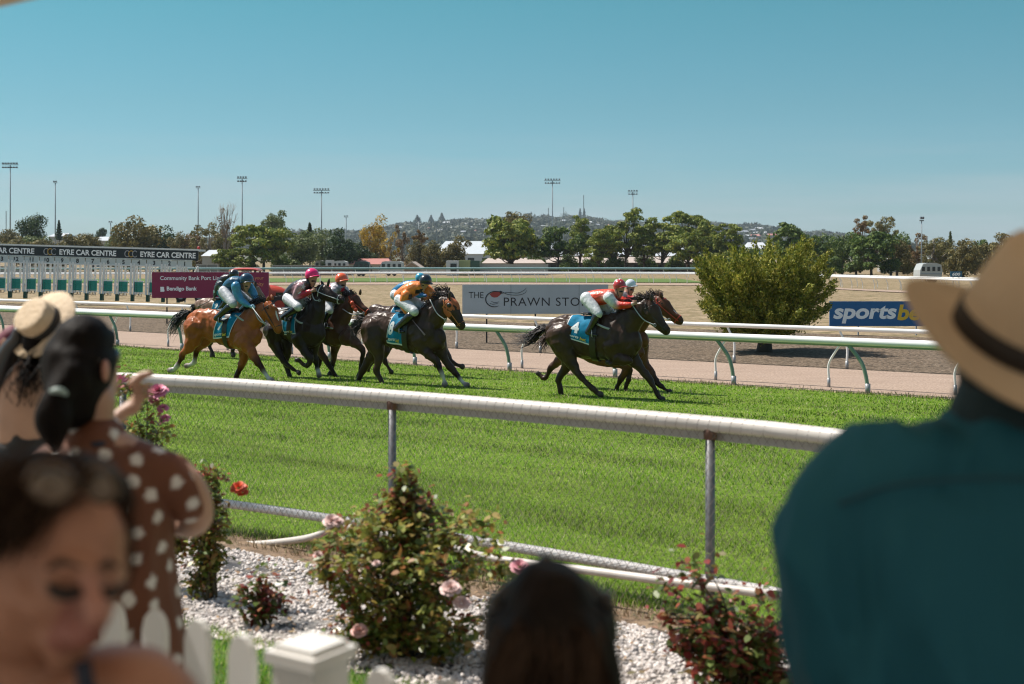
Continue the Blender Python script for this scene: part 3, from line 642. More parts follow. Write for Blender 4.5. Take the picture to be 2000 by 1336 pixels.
block('shipping_container', 'yellow green container at the far side left of the dark green one', 'container', 897, 919, 508, 533, 190, None, dcont(mat('cont_y', (.40, .42, .20), .6)))
block('shipping_container', 'dark green container between the yellow one and the white wall', 'container', 919.5, 937, 509, 533, 190, None, dcont(mat('cont_g', (.05, .11, .08), .6)))
block('market_booth', 'white booth with a dark open side left of the yellow container', 'booth', 872, 896, 509, 533, 188, None, dcont(mat('cont_w', (.6, .6, .6), .5), 1))
block('water_tower_box', 'white judging box on a post frame left of the red roofed house', 'lookout box', 638, 651, 508, 530, 195, None, dcont(mat('box_w', (.6, .6, .6), .5), 1))
def caravan(name, label, x0, x1, y0, y1, d, body=(.55, .56, .55), cat='caravan', nw=4):
    k = d / F; W = (x1 - x0) * k; H = (y1 - y0) * k; r = thing(name, label, cat, (((x0 + x1) / 2 - 1000) * k, d, 0)); z0 = .5; H = max(H, 1.6)
    pr = [(-W/2, z0 + .15), (-W/2 + .05, z0 + H * .55), (-W/2 + .35, z0 + H * .95), (-W/2 + .8, z0 + H), (W/2 - .6, z0 + H), (W/2 - .12, z0 + H * .9), (W/2, z0 + H * .5), (W/2 - .1, z0)]
    b = MB(); n_ = len(pr); b.add([(x, -1.1, z) for x, z in pr] + [(x, 1.1, z) for x, z in pr], [tuple(range(n_)), tuple(range(n_, 2 * n_))[::-1]] + [(i, (i + 1) % n_, (i + 1) % n_ + n_, i + n_) for i in range(n_)]); b.build('body', mat('van_body', body, .35, var=.08), r)
    for i in range(nw): MB().box((-W/2 + W * (i + .7) / (nw + .4), -1.12, z0 + H * .62), (W / nw * .5, .05, H * .28)).build('window', M_gl, r)
    MB().box((0, -1.115, z0 + H * .3), (W * .94, .04, .08)).build('stripe', mat('stripe', (.2, .25, .3), .5), r)
    for x in (-W * .12, W * .12):
        M = Matrix.Translation((x, -1.0, .35)) @ Matrix.Rotation(math.pi / 2, 4, 'X'); MB().lathe([(0, -.12), (.33, -.12), (.35, 0), (.33, .12), (0, .12)], 16, M=M).build('wheel', DARK, r)
    return r
caravan('caravan', 'white caravan parked right of the red roofed house', 743, 789, 514, 532, 185)
caravan('caravan', 'white caravan parked beyond the far rail on the right', 1790, 1834, 532, 549, 135, body=(.42, .43, .42))
caravan('horse_float', 'white horse float left of the red roofed house', 650, 680, 513, 528, 200, cat='trailer', nw=3)
caravan('horse_float', 'pale boat shaped trailer beside the judging box', 615, 637, 516, 528, 210, cat='trailer', nw=2)
caravan('parked_ute', 'dark green utility vehicle in front of the red roofed house', 691, 723, 521, 533, 182, body=(.02, .05, .05), cat='car', nw=3)
def lowwall(label, x0, x1, y0, d, m, cat='fence', name='boundary_fence'):
    k = d / F; W = (x1 - x0) * k; h = CZ - (y0 - HOR) * k; r = thing(name, label, cat, (((x0 + x1) / 2 - 1000) * k, d, 0), group='boundary fences beyond the far rail')
    MB().box((0, 0, h / 2), (W, .1, h)).build('panel', m, r); MB().box((0, 0, h + .04), (W, .2, .08)).build('capping', M_wl, r)
    n_ = max(2, int(W / 4))
    for i in range(n_ + 1): MB().box((-W/2 + W * i / n_, -.08, h / 2 + .05), (.1, .1, h + .1)).build('post', M_wl, r)
M_fg = mat('fence_grey', (.22, .22, .21), .8, var=.25, scale=1.5); M_fb = mat('fence_brown', (.16, .12, .10), .8, var=.35, scale=2)
lowwall('grey corrugated boundary fence right of the starting gate', 384, 425, 517, 170, M_fg); lowwall('long grey boundary fence behind the bright green pine', 532, 608, 519, 185, M_fg)
lowwall('brown timber yard fence left of the red roofed house', 608, 690, 520, 188, M_fb); lowwall('pale rendered wall right of the dark green container', 938, 1070, 517, 190, mat('rend', (.42, .41, .39), .8, var=.2))
lowwall('low pale wall between the gabled shed and the booth', 822, 872, 526, 190, M_wl); lowwall('white boundary wall on the left behind the starting gate', -60, 130, 521, 200, M_wl)
# ---------------------------------------------------------------- trees
def leafm(name, cols, var=.35, scale=.35, rough=.6, trans=.0):
    m = mat(name, cols[0], rough, island=cols, var=var, scale=scale, spec=.3, trans=.22); return m
L_PINE = leafm('pine_foliage', [(0.078, 0.124, 0.02), (0.156, 0.208, 0.031), (0.247, 0.28, 0.041), (0.364, 0.351, 0.063)])
L_PINED = leafm('dark_pine_foliage', [(0.031, 0.07, 0.017), (0.07, 0.124, 0.024), (0.124, 0.185, 0.034), (0.211, 0.264, 0.049)])
L_OLV = leafm('olive_foliage', [(0.088, 0.088, 0.031), (0.15, 0.131, 0.042), (0.211, 0.176, 0.055), (0.281, 0.22, 0.073)])
L_GRY = leafm('grey_green_foliage', [(0.088, 0.114, 0.042), (0.157, 0.194, 0.067), (0.264, 0.299, 0.109)])
L_DRK = leafm('dark_foliage', [(0.021, 0.046, 0.014), (0.044, 0.079, 0.022), (0.088, 0.131, 0.037)])
L_YEL = leafm('yellow_foliage', [(0.211, 0.15, 0.024), (0.456, 0.299, 0.037), (0.667, 0.421, 0.049), (0.316, 0.264, 0.049)])
L_RED = leafm('rusty_foliage', [(0.14, 0.079, 0.031), (0.264, 0.15, 0.055), (0.211, 0.176, 0.061)])
L_GUM = leafm('gum_foliage', [(0.105, 0.114, 0.037), (0.211, 0.194, 0.061), (0.299, 0.229, 0.086)])
L_CON = leafm('conifer_foliage', [(.08, .115, .014), (.20, .24, .03), (.35, .35, .05), (.50, .42, .09)], scale=1.2)
M_bark = mat('bark', (.10, .075, .055), .9, var=.4, scale=3, bump=.5)
M_barkp = mat('pale_bark', (.30, .25, .21), .85, var=.4, scale=2)
def leaves(r, cen, nrm, size, asp=1.0, jit=.6):
    """one triangle per row of cen, facing roughly along nrm"""
    n = len(cen); q = nrm + r.normal(0, jit, (n, 3)); q /= np.linalg.norm(q, axis=1)[:, None] + 1e-9
    a = np.cross(q, r.normal(0, 1, (n, 3))); a /= np.linalg.norm(a, axis=1)[:, None] + 1e-9; b = np.cross(q, a)
    s = (size * r.uniform(.6, 1.35, n))[:, None]
    V = np.zeros((n, 3, 3)); V[:, 0] = cen + a * s * .6 * asp; V[:, 1] = cen - a * s * .35 + b * s * .5; V[:, 2] = cen - a * s * .35 - b * s * .5
    return V
def tree(px, yt, yb, hw, kind, d, label, ybase=None, group='trees beyond the far rail', name=None, fol=None, n=None):
    seed = int(px * 7 + yt); r = np.random.RandomState(seed); k = d / F; hw *= (1.3 if kind == 'pine' else 1.12); yb += (7 if kind == 'pine' else 0); W = hw * k; H = CZ + (HOR - yt) * k; zb = CZ + (HOR - yb) * k
    zg = hillz((px - 1000) * k, d) if d > 800 else 0; zb = max(zb, zg + .3)
    nm = name or {'pine': 'pine_tree', 'gum': 'gum_tree', 'spire': 'norfolk_pine', 'bare': 'bare_tree'}.get(kind, 'broad_tree')
    root = thing(nm, label, 'tree', ((px - 1000) * k, d, zg), group=group); H -= zg; zb -= zg
    fm = fol or {'pine': L_PINE, 'bush': L_OLV, 'gum': L_GUM, 'dark': L_DRK, 'spire': L_DRK, 'bare': L_RED}[kind]
    tb = MB(); tk = max(.16, W * .045); bend = r.uniform(-.04, .04) * H
    tb.tube([(0, 0, -.3), (bend * .3, 0, H * .3), (bend, 0, H * .62), (bend * .7, 0, H * .86)], [tk * 1.25, tk, tk * .65, tk * .3], 8, sub=3)
    Vs = []; C = []
    ch = H - zb
    if kind == 'spire':
        for i in range(16):
            f_ = i / 15; z = zb + ch * f_; rr = W * (1 - f_) * (1 if i % 2 == 0 else .62) + .1
            m_ = 130; a = r.uniform(0, 2 * math.pi, m_); q = rr * r.uniform(.2, 1, m_); cen = np.stack([np.cos(a) * q, np.sin(a) * q, z + q * .16 + r.normal(0, .1, m_)], 1)
            Vs.append(leaves(r, cen, np.tile([0, 0, 1.], (m_, 1)), W * .28))
    else:
        nl = {'pine': 44, 'bush': 30, 'gum': 22, 'dark': 28, 'bare': 14}[kind]; sz = {'pine': .235, 'bush': .30, 'gum': .20, 'dark': .33, 'bare': .2}[kind]
        cs = []; ph1, ph2 = r.uniform(0, 6.28, 2)
        for i in range(nl * 40):
            u = r.uniform(-1, 1, 3); 
            if kind == 'pine': ok = .30 < u[0]**2 + u[1]**2 + (u[2] * .9)**2 < 1 and u[2] > -.75
            else: ok = u[0]**2 + u[1]**2 + (u[2])**2 < 1 if u[2] > -.2 else u[0]**2 + u[1]**2 < .95
            if not ok: continue
            an = math.atan2(u[2], u[0]); shr = (1 - sz * .8) * (1 + .22 * math.sin(2 * an + ph1) + .14 * math.sin(3 * an + ph2)); c = np.array([u[0] * W * shr, u[1] * W * shr, zb + ch * (.5 + .5 * u[2] * shr)])
            if all(np.linalg.norm((c - o) / np.array([W, W, ch / 2])) > sz * 1.05 for o in cs): cs.append(c)
            if len(cs) >= nl: break
        N_ = n or {'pine': 7000, 'bush': 5600, 'gum': 3000, 'dark': 5600, 'bare': 700}[kind]
        for c in cs:
            rr = sz * r.uniform(.75, 1.25); rad = np.array([W * rr, W * rr, max(W, ch * .45) * rr * (.62 if kind == 'pine' else .85)])
            m_ = N_ // len(cs); dn = r.normal(0, 1, (m_, 3)); dn /= np.linalg.norm(dn, axis=1)[:, None]
            if kind == 'pine': dn[:, 2] = np.where(dn[:, 2] < -.35, -dn[:, 2], dn[:, 2])
            sh = (1 + .17 * np.sin(dn[:, 0] * 5 + c[0]) * np.sin(dn[:, 1] * 6 + c[2])) * r.uniform(.72, 1.06, m_)
            cen = c + dn * rad * sh[:, None]
            Vs.append(leaves(r, cen, dn, max(.17, W * (.088 if kind != 'gum' else .085)), jit=.55))
            if r.uniform() < (.8 if kind in ('gum', 'bare', 'pine') else .35):
                st = np.array([bend * .6, 0, H * r.uniform(.18, .5)]); mid = (st + c) / 2 + np.array([0, 0, -ch * .06]); tb.tube([st, mid, c], [tk * .5, tk * .33, tk * .12], 5, sub=3)
    if kind == 'bare':
        for i in range(16):
            a = r.uniform(0, 6.28); e = np.array([math.cos(a) * W * r.uniform(.3, 1), math.sin(a) * W * .6, H * r.uniform(.8, 1.05)]); mid = e * .55 + np.array([0, 0, H * .1])
            tb.tube([(bend, 0, H * .45), mid, e], [tk * .4, tk * .25, .03], 4, sub=3)
            for j in range(3): tb.tube([mid * .5 + e * .5, e + r.normal(0, W * .16, 3)], [tk * .14, .02], 3)
    soup('crown', np.concatenate(Vs), 3, fm, root)
    tb.build('trunk', M_barkp if kind in ('gum', 'bare') else M_bark, root, smooth=True)
    return root
TR = [
 (62, 409, 482, 27, 'dark', 262, 'tall dark round pine on the left standing above its neighbours'), (20, 448, 492, 26, 'bush', 255, 'olive tree at the left picture edge beneath the tallest tower'), (115, 432, 468, 8, 'spire', 330, 'small dark spire shaped tree beside the slim pole on the left'),
 (45, 462, 520, 34, 'bush', 235, 'low olive bushy tree in front of the tall dark round pine'), (92, 466, 520, 30, 'bush', 232, 'brownish bushy tree right of the tall dark round pine'), (140, 452, 518, 32, 'bush', 235, 'rounded brown olive tree behind the gate name board'), (182, 452, 515, 26, 'bush', 240, 'low olive tree behind the gate name board, right of the rounded brown one'),
 (198, 444, 465, 10, 'dark', 420, 'tiny umbrella shaped tree on the left skyline'),
 (262, 428, 520, 50, 'bush', 225, 'wide spreading olive brown tree behind the right half of the gate'), (312, 436, 520, 42, 'dark', 238, 'dark green tree right of the wide spreading olive tree'), (356, 452, 525, 26, 'bush', 230, 'yellow olive tree just above the end of the gate'),
 (405, 424, 520, 32, 'gum', 215, 'brown thin gum tree at the end of the starting gate'), (440, 404, 470, 20, 'bare', 222, 'dead topped tree with bare twigs above the thin gum tree'), (455, 434, 510, 26, 'gum', 228, 'brown gum tree close to the left side of the bright green pine'),
 (455, 478, 527, 27, 'pine', 190, 'low spreading bright pine at the left foot of the tall one', None, L_PINE), (515, 424, 522, 44, 'pine', 195, 'large bright green pine with a straight trunk left of the jockeys'), (535, 413, 470, 28, 'bush', 235, 'dark crowned tree peeping over the large bright pine', None, L_GRY),
 (585, 442, 530, 38, 'bush', 205, 'grey green loose tree right of the large bright pine', None, L_GRY), (628, 446, 530, 30, 'bush', 216, 'grey green bush tree beneath the wide lamp rack', None, L_GRY), (668, 452, 530, 38, 'dark', 208, 'dark dense tree left of the yellow tree'), (605, 438, 480, 12, 'spire', 235, 'small dark spiky tree top above the grey green bush tree'), (700, 470, 530, 30, 'dark', 212, 'dark shrubby tree behind the red roof'),
 (735, 419, 530, 29, 'bush', 222, 'tall yellow leaved tree near the red roofed house', None, L_YEL), (762, 446, 528, 20, 'gum', 218, 'yellow green gum right of the tall yellow tree', None, L_YEL), (786, 442, 520, 19, 'gum', 226, 'rusty flat topped tree right of the tall yellow tree', None, L_RED), (818, 462, 530, 24, 'bush', 214, 'olive round tree above the gabled shed'), (850, 470, 530, 24, 'bush', 212, 'olive dome shaped tree right of the gabled shed'), (890, 463, 530, 31, 'bush', 210, 'brown green dome shaped tree above the white booth'), (820, 448, 475, 14, 'gum', 240, 'small rusty tree in front of the hillside', None, L_RED),
 (1012, 411, 470, 30, 'bush', 262, 'brownish tree showing behind the top of the first round pine'), (1000, 432, 510, 52, 'pine', 205, 'broad rounded pine with yellow green puffs left of the pine row'), (1090, 436, 510, 34, 'pine', 208, 'green pine second in the pine row, low and broad', None, L_PINED), (1132, 426, 505, 24, 'pine', 214, 'narrow yellow topped pine behind the low broad one'), (1170, 450, 512, 28, 'pine', 204, 'short round pine between two taller ones in the row'), (1222, 411, 505, 34, 'pine', 210, 'tall pine with clear round head under a lamp tower'), (1190, 448, 512, 24, 'pine', 222, 'pine filling the gap left of the tall clear headed one', None, L_PINED), (1292, 418, 510, 34, 'pine', 208, 'pine left of the tallest in the row'), (1258, 438, 512, 26, 'pine', 216, 'slim pine right of the tall clear headed one', None, L_PINED), (1343, 403, 490, 36, 'pine', 214, 'tallest pine of the row with stacked rounded puffs'), (1345, 440, 515, 34, 'pine', 202, 'pale green pine in front of the tallest one'), (1385, 445, 515, 26, 'pine', 218, 'dark lower pine on the right shoulder of the tallest', None, L_PINED), (1420, 436, 515, 30, 'pine', 204, 'last pine at the right end of the row'), (1450, 480, 525, 26, 'bush', 195, 'low shrub tree behind the left of the green bush', None, L_PINED),
 (960, 500, 531, 16, 'bush', 222, 'low dark shrub under the trees at the left foot of the first round pine', None, L_PINED), (1050, 498, 531, 18, 'bush', 220, 'low dark shrub under the trees between the first round pine and the row', None, L_PINED), (1110, 496, 531, 20, 'bush', 222, 'low dark shrub under the trees below the second pine of the row', None, L_PINED), (1160, 502, 531, 18, 'bush', 218, 'low dark shrub under the trees below the short round pine', None, L_PINED), (1205, 500, 531, 18, 'bush', 221, 'low dark shrub under the trees left of the tall clear headed pine trunk', None, L_PINED), (1262, 498, 531, 20, 'bush', 220, 'low dark shrub under the trees right of the tall clear headed pine trunk', None, L_PINED), (1318, 500, 531, 18, 'bush', 219, 'low dark shrub under the trees left of the pale green pine trunk', None, L_PINED), (1372, 500, 531, 20, 'bush', 218, 'low dark shrub under the trees below the right shoulder of the pine row', None, L_PINED), (1425, 504, 531, 20, 'bush', 214, 'low dark shrub under the trees at the right end of the pine row', None, L_PINED), (548, 498, 531, 20, 'bush', 200, 'low dark shrub under the trees right of the large bright pine trunk', None, L_PINED), (490, 500, 531, 16, 'bush', 202, 'low dark shrub under the trees left of the large bright pine trunk', None, L_PINED), (1575, 500, 531, 22, 'bush', 186, 'low dark shrub under the trees just right of the green bush', None, L_PINED), (1625, 502, 531, 20, 'bush', 186, 'low dark shrub under the trees at the foot of the dense dark trees', None, L_PINED), (1672, 506, 531, 18, 'bush', 182, 'low dark shrub under the trees left of the pale trunked pine', None, L_PINED), (1740, 506, 531, 20, 'bush', 178, 'low dark shrub under the trees right of the pale trunked pine', None, L_PINED),
 (75, 458, 520, 30, 'dark', 240, 'dark leafy tree below the tall dark round pine', None, L_GRY), (225, 448, 520, 26, 'bush', 238, 'grey green tree left of the wide spreading olive tree', None, L_GRY), (285, 440, 520, 30, 'bush', 236, 'olive tree top between the wide olive tree and the dark one'), (378, 446, 525, 26, 'bush', 232, 'brownish tree behind the end of the name board', None, L_RED), (425, 448, 525, 24, 'bush', 226, 'olive tree filling the gap left of the bright pine'),
 (1765, 452, 530, 28, 'dark', 200, 'dark tree behind the olive gum tree on the right', None, L_PINED), (1845, 462, 530, 28, 'bush', 196, 'brown green tree behind the caravan', None, L_GUM), (1905, 466, 530, 30, 'bush', 190, 'olive tree above and behind the 600 board', None, L_PINED),
 (1553, 440, 525, 38, 'pine', 190, 'dark green round pine right behind the green bush', None, L_PINED), (1600, 448, 530, 36, 'dark', 195, 'dense dark tree right of the green bush', None, L_PINED), (1645, 446, 530, 32, 'dark', 200, 'dense green tree in the middle of the right hand trees', None, L_PINED), (1702, 451, 535, 38, 'pine', 178, 'dark green domed pine with pale trunk on the right', None, L_PINED), (1680, 420, 480, 24, 'gum', 215, 'left half of the tall rusty gum crown above the right trees', None, L_RED), (1722, 414, 485, 30, 'gum', 210, 'tall open gum tree standing above the right hand trees', None, L_GUM), (1752, 462, 530, 28, 'bush', 185, 'olive gum tree left of the slim light pole'), (1790, 456, 520, 22, 'gum', 190, 'rusty brown tree behind the slim light pole', None, L_RED), (1822, 456, 530, 26, 'gum', 186, 'brown gum tree right of the slim light pole'), (1856, 455, 500, 8, 'spire', 215, 'thin dark tree right of the brown gum tree', None, L_GRY), (1880, 474, 535, 34, 'bush', 165, 'rounded olive bush tree above the 600 board', None, L_OLV), (1925, 476, 535, 34, 'bush', 170, 'dark olive bush tree beside the hat brim', None, L_OLV), (1968, 456, 530, 32, 'bush', 160, 'brownish tree behind the straw hat', None, L_OLV),
]
for a in TR: tree(*a[:7], fol=a[8] if len(a) > 8 else None)
for a in [(863, 417, 436, 9, 'spire', 2500, 'dark norfolk pine on the hill left of the taller one'), (842, 421, 438, 8, 'spire', 2500, 'small norfolk pine on the hilltop'), (815, 421, 437, 9, 'spire', 2500, 'norfolk pine on the hill above the yellow tree'), (1133, 408, 430, 6, 'spire', 2560, 'left of two slim norfolk pines on the summit'), (1141, 408, 430, 6, 'spire', 2565, 'right of two slim norfolk pines on the summit'), (1104, 413, 432, 9, 'dark', 2560, 'umbrella shaped tree on the summit')]:
    tree(*a, group='trees on the hill skyline', n=1200)

# far hillside: woodland as one mass, houses one by one
L_HILL = leafm('hill_foliage', [(.035, .05, .03), (.06, .08, .045), (.085, .095, .05), (.055, .06, .035)], scale=.02)
r = np.random.RandomState(5); Vs = []
for i in range(5200):
    y = r.uniform(0, 1) ** .8 * 1750 + 850; x = r.uniform(-.43, .43) * y; z = hillz(x, y)
    if z < 3: continue
    rr = r.uniform(5, 10) * (1 if r.uniform() < .85 else 1.35); m_ = 34; dn = r.normal(0, 1, (m_, 3)); dn /= np.linalg.norm(dn, axis=1)[:, None]; dn[:, 2] = abs(dn[:, 2])
    Vs.append(leaves(r, np.array([x, y, z]) + dn * np.array([rr * 1.3, rr, rr * .9]) * r.uniform(.8, 1.05, (m_, 1)), dn, rr * .5, jit=.5))
for i in range(420):
    px = r.uniform(150, 1980); y = 2600; x = (px - 1000) / F * y; z = hillz(x, y); rr = r.uniform(6, 13); m_ = 60; dn = r.normal(0, 1, (m_, 3)); dn /= np.linalg.norm(dn, axis=1)[:, None]; dn[:, 2] = abs(dn[:, 2])
    Vs.append(leaves(r, np.array([x, y, z]) + dn * np.array([rr * 1.5, rr, rr]), dn, rr * .4))
tag(soup('hill_woodland', np.concatenate(Vs), 3, L_HILL, kind='stuff'), 'grey green woodland covering the far hillside')
hp = [(1050, 437), (1062, 443), (935, 441), (948, 438), (918, 447), (925, 452), (968, 443), (905, 455), (873, 438), (885, 447), (800, 441), (842, 447), (1100, 432), (1115, 440), (1150, 437), (1165, 441), (1175, 446), (1185, 441), (1205, 437), (1468, 452), (1478, 457), (1488, 461), (1500, 457), (1507, 463), (1460, 463), (1495, 467), (1482, 449), (1470, 470), (1445, 449), (1515, 470), (912, 439), (955, 450), (1230, 446), (1190, 450), (1130, 445), (985, 447), (1265, 448), (780, 446), (990, 440), (860, 452), (940, 446), (1475, 464), (1502, 470), (1452, 456)]
proto = {}
for i, (px, py) in enumerate(hp):
    kind = 'red' if i % 6 == 5 else ('grey' if i % 4 == 3 else 'white'); y = 1000.0
    while y < 2580 and HOR - (hillz((px - 1000) / F * y, y) + 4 - CZ) * F / y > py: y += 15
    x = (px - 1000) / F * y; z = hillz(x, y) + 2.5
    lab = {'red': 'tiny red roofed house among the trees on the far hill', 'grey': 'tiny grey roofed house among the trees on the far hill', 'white': 'tiny white roofed house among the trees on the far hill'}[kind]
    if kind not in proto:
        h = thing('hill_house', lab, 'house', (x, y, z), 0, kind + ' roofed houses on the hill'); W = 15
        MB().box((0, 0, 1.7), (W, 9, 5.4)).build('wall', mat('hw', (.36, .34, .31), .8), h)
        rf = MB(); rf.add([(-W/2-.6, -5, 4.3), (W/2+.6, -5, 4.3), (W/2-2, 0, 7), (-W/2+2, 0, 7), (W/2+.6, 5, 4.3), (-W/2-.6, 5, 4.3)], [(0,1,2,3), (3,2,4,5), (1,4,2), (0,3,5), (0,5,4,1)]); rf.build('roof', {'red': M_rd, 'grey': mat('rg', (.25, .27, .3), .5), 'white': M_met}[kind], h); proto[kind] = h
        MB().box((-3, -4.53, 2.4), (2.5, .06, 1.6)).build('window', M_gl, h); MB().box((3, -4.53, 2.4), (2.5, .06, 1.6)).build('window', M_gl, h)
    else:
        h = copy_tree(proto[kind]); h.location = (x, y, z)
    h.rotation_euler = (0, 0, rnd.uniform(-.5, .5)); sc_ = rnd.uniform(.5, .95); h.scale = (sc_, sc_, sc_ * .9)

# green conifer bush behind the rail
def conifer(px, py, d, hw, h, label):
    r = np.random.RandomState(4); k = d / F; W = hw * k; H = h * k; root = thing('conifer_bush', label, 'bush', ((px - 1000) * k, d, 0))
    Vs = []; tb = MB()
    tb.tube([(0, 0, -.1), (.03, 0, .3), (0, 0, .7)], [.26, .2, .18], 12, sub=2)
    for i in range(380):
        a = r.uniform(0, 2 * math.pi); e = math.asin(r.uniform(.10, 1) ** .85) ; 
        if r.uniform() < .35: e = r.uniform(.12, .6)
        R_ = r.uniform(.58, 1.08) * (1 + .16 * math.sin(a * 5 + e * 7)); dx = math.cos(e) * math.cos(a); dy = math.cos(e) * math.sin(a)
        ce = math.cos(e) ** .75; lf = r.uniform(.9, 1.35) if r.uniform() < .62 else r.uniform(.15, .6)
        end = np.array([math.cos(a) * ce * W * 1.04 * R_, math.sin(a) * ce * W * R_, .3 + math.sin(e) ** .8 * (H - .35) * R_ * .96 + lf * math.cos(e) ** 2])
        st = np.array([dx * .1, dy * .1, .3 + .4 * r.uniform()]); mid = st * .5 + end * .5 + np.array([dx * .14, dy * .14, -.12 * math.cos(e)])
        ts = np.linspace(0, 1, 26)[:, None]; cur = (1 - ts) ** 2 * st + 2 * ts * (1 - ts) * mid + ts ** 2 * end
        if i % 5 == 0: tb.tube(cur[::5], [.035, .028, .022, .016, .01, .006], 4)
        f0 = 8
        for j in range(f0, 26):
            m_ = 26; tg = cur[j] - cur[j - 1]; tg /= np.linalg.norm(tg); tj = (j - f0) / 18
            spr = .15 * (1 - tj) ** .8 + .028; cen = cur[j] + r.normal(0, 1, (m_, 3)) * spr * np.array([1, 1, .8]) + np.outer(r.uniform(-.04, .04, m_), tg)
            dirn = tg + r.normal(0, .55, (m_, 3)); dirn /= np.linalg.norm(dirn, axis=1)[:, None]; sd_ = np.cross(dirn, r.normal(0, 1, (m_, 3))); sd_ /= np.linalg.norm(sd_, axis=1)[:, None]
            L_ = r.uniform(.055, .11, m_)[:, None]; V = np.zeros((m_, 3, 3)); V[:, 0] = cen + dirn * L_; V[:, 1] = cen + sd_ * L_ * .30; V[:, 2] = cen - sd_ * L_ * .30; Vs.append(V)
    soup('foliage', np.concatenate(Vs), 3, L_CON, root); tb.build('trunk', M_bark, root, smooth=True)
conifer(1492, 690, 38.2, 124, 204, 'wide green conifer bush with upswept feathery branches behind the white rails')
# ---------------------------------------------------------------- horses and jockeys
class Fr:
    """local frame: x forward, y to the animal's left (away from the viewer), z up; reads photo coordinates onto a lateral plane"""
    def __init__(s, px, py, hd, crop, gd=None):
        s.c = crop; g = gd or hit(px, py); s.o = Vector(g); a = math.radians(hd); s.f = Vector((math.cos(a), -math.sin(a), 0)); s.l = Vector((math.sin(a), math.cos(a), 0)); s.hd = -a
        s.m = F / s.o.y
    def p(s, cx, cy, lat=0.0):
        ox, oy, k = s.c; px, py = ox + cx / k, oy + cy / k; d = Vector(((px - 1000) / F, 1, -(py - HOR) / F)); cam_ = Vector((0, 0, CZ))
        t = ((s.o + s.l * lat - cam_).dot(s.l)) / d.dot(s.l); q = cam_ + d * t - s.o
        return q.dot(s.f), q.dot(s.l), q.z
    def r(s, v): return v / s.c[2] / s.m
    def limb(s, pts, y0=0.0, y1=None, ratio=1.0, col=None):
        y1 = y0 if y1 is None else y1; out = []; n = len(pts) - 1
        for i, p in enumerate(pts):
            x, y, z = s.p(p[0], p[1], y0 + (y1 - y0) * min(1, i / max(1, min(n, 2)))); rr = s.r(p[2]); rt = p[3] if len(p) > 3 and p[3] is not None else ratio
            c = p[4] if len(p) > 4 else col; out.append((x, y, z, rr * rt, rr, c) if c is not None else (x, y, z, rr * rt, rr))
        return out
def coatm(name): return mat(name, (.1, .1, .1), .37, attr='col', var=.38, scale=5, spec=.26, bump=.08, bscale=7)
M_cloth = mat('saddle_cloth_blue', (.002, .21, .38), .7, var=.3, scale=9, spec=.2, bump=.5, bscale=12); M_hem = mat('cloth_hem', (.62, .64, .66), .6); M_leather = mat('dark_leather', (.02, .016, .014), .4); M_strap = mat('strap_grey', (.35, .37, .38), .5)
def strands(name, root, starts, ends, sag, w0, m, seed=1, n=70, spread=.06, kink=.03):
    r = np.random.RandomState(seed); mb = MB()
    for i in range(n):
        k = r.uniform(); a = np.array(starts[0]) * (1 - k) + np.array(starts[1]) * k + r.normal(0, .012, 3); b = np.array(ends[0]) * (1 - k) + np.array(ends[1]) * k + r.normal(0, spread, 3)
        q = r.uniform(.5, 1.05); b = a + (b - a) * q; c1 = a * .6 + b * .4 + np.array(sag) * r.uniform(.4, 1.2) + r.normal(0, kink, 3); c2 = a * .25 + b * .75 + np.array(sag) * r.uniform(.3, .9) + r.normal(0, kink * 1.3, 3)
        mb.tube([a, c1, c2, b], [w0, w0 * .9, w0 * .55, .002], 3, cap=False, sub=3)
    return mb.build(name, m, root)
class Body:
    def __init__(s, st): s.a = crom([x[:5] for x in st], 8)
    def y(s, x, z):
        a = s.a; cz = np.interp(x, a[:, 0], a[:, 2]); rb = np.interp(x, a[:, 0], a[:, 4]); ra = np.interp(x, a[:, 0], a[:, 3]); u = max(-.999, min(.96, (z - cz) / rb)); return -ra * math.sqrt(1 - u * u), cz, rb, ra, u
    def pt(s, x, z, e=.02):
        y, cz, rb, ra, u = s.y(x, z); n_ = Vector((0, y / ra / ra, (z - cz) / rb / rb)); n_.normalize() if n_.length > 0 else None
        zz = cz + u * rb; return (x, y + n_.y * e, zz + n_.z * e)
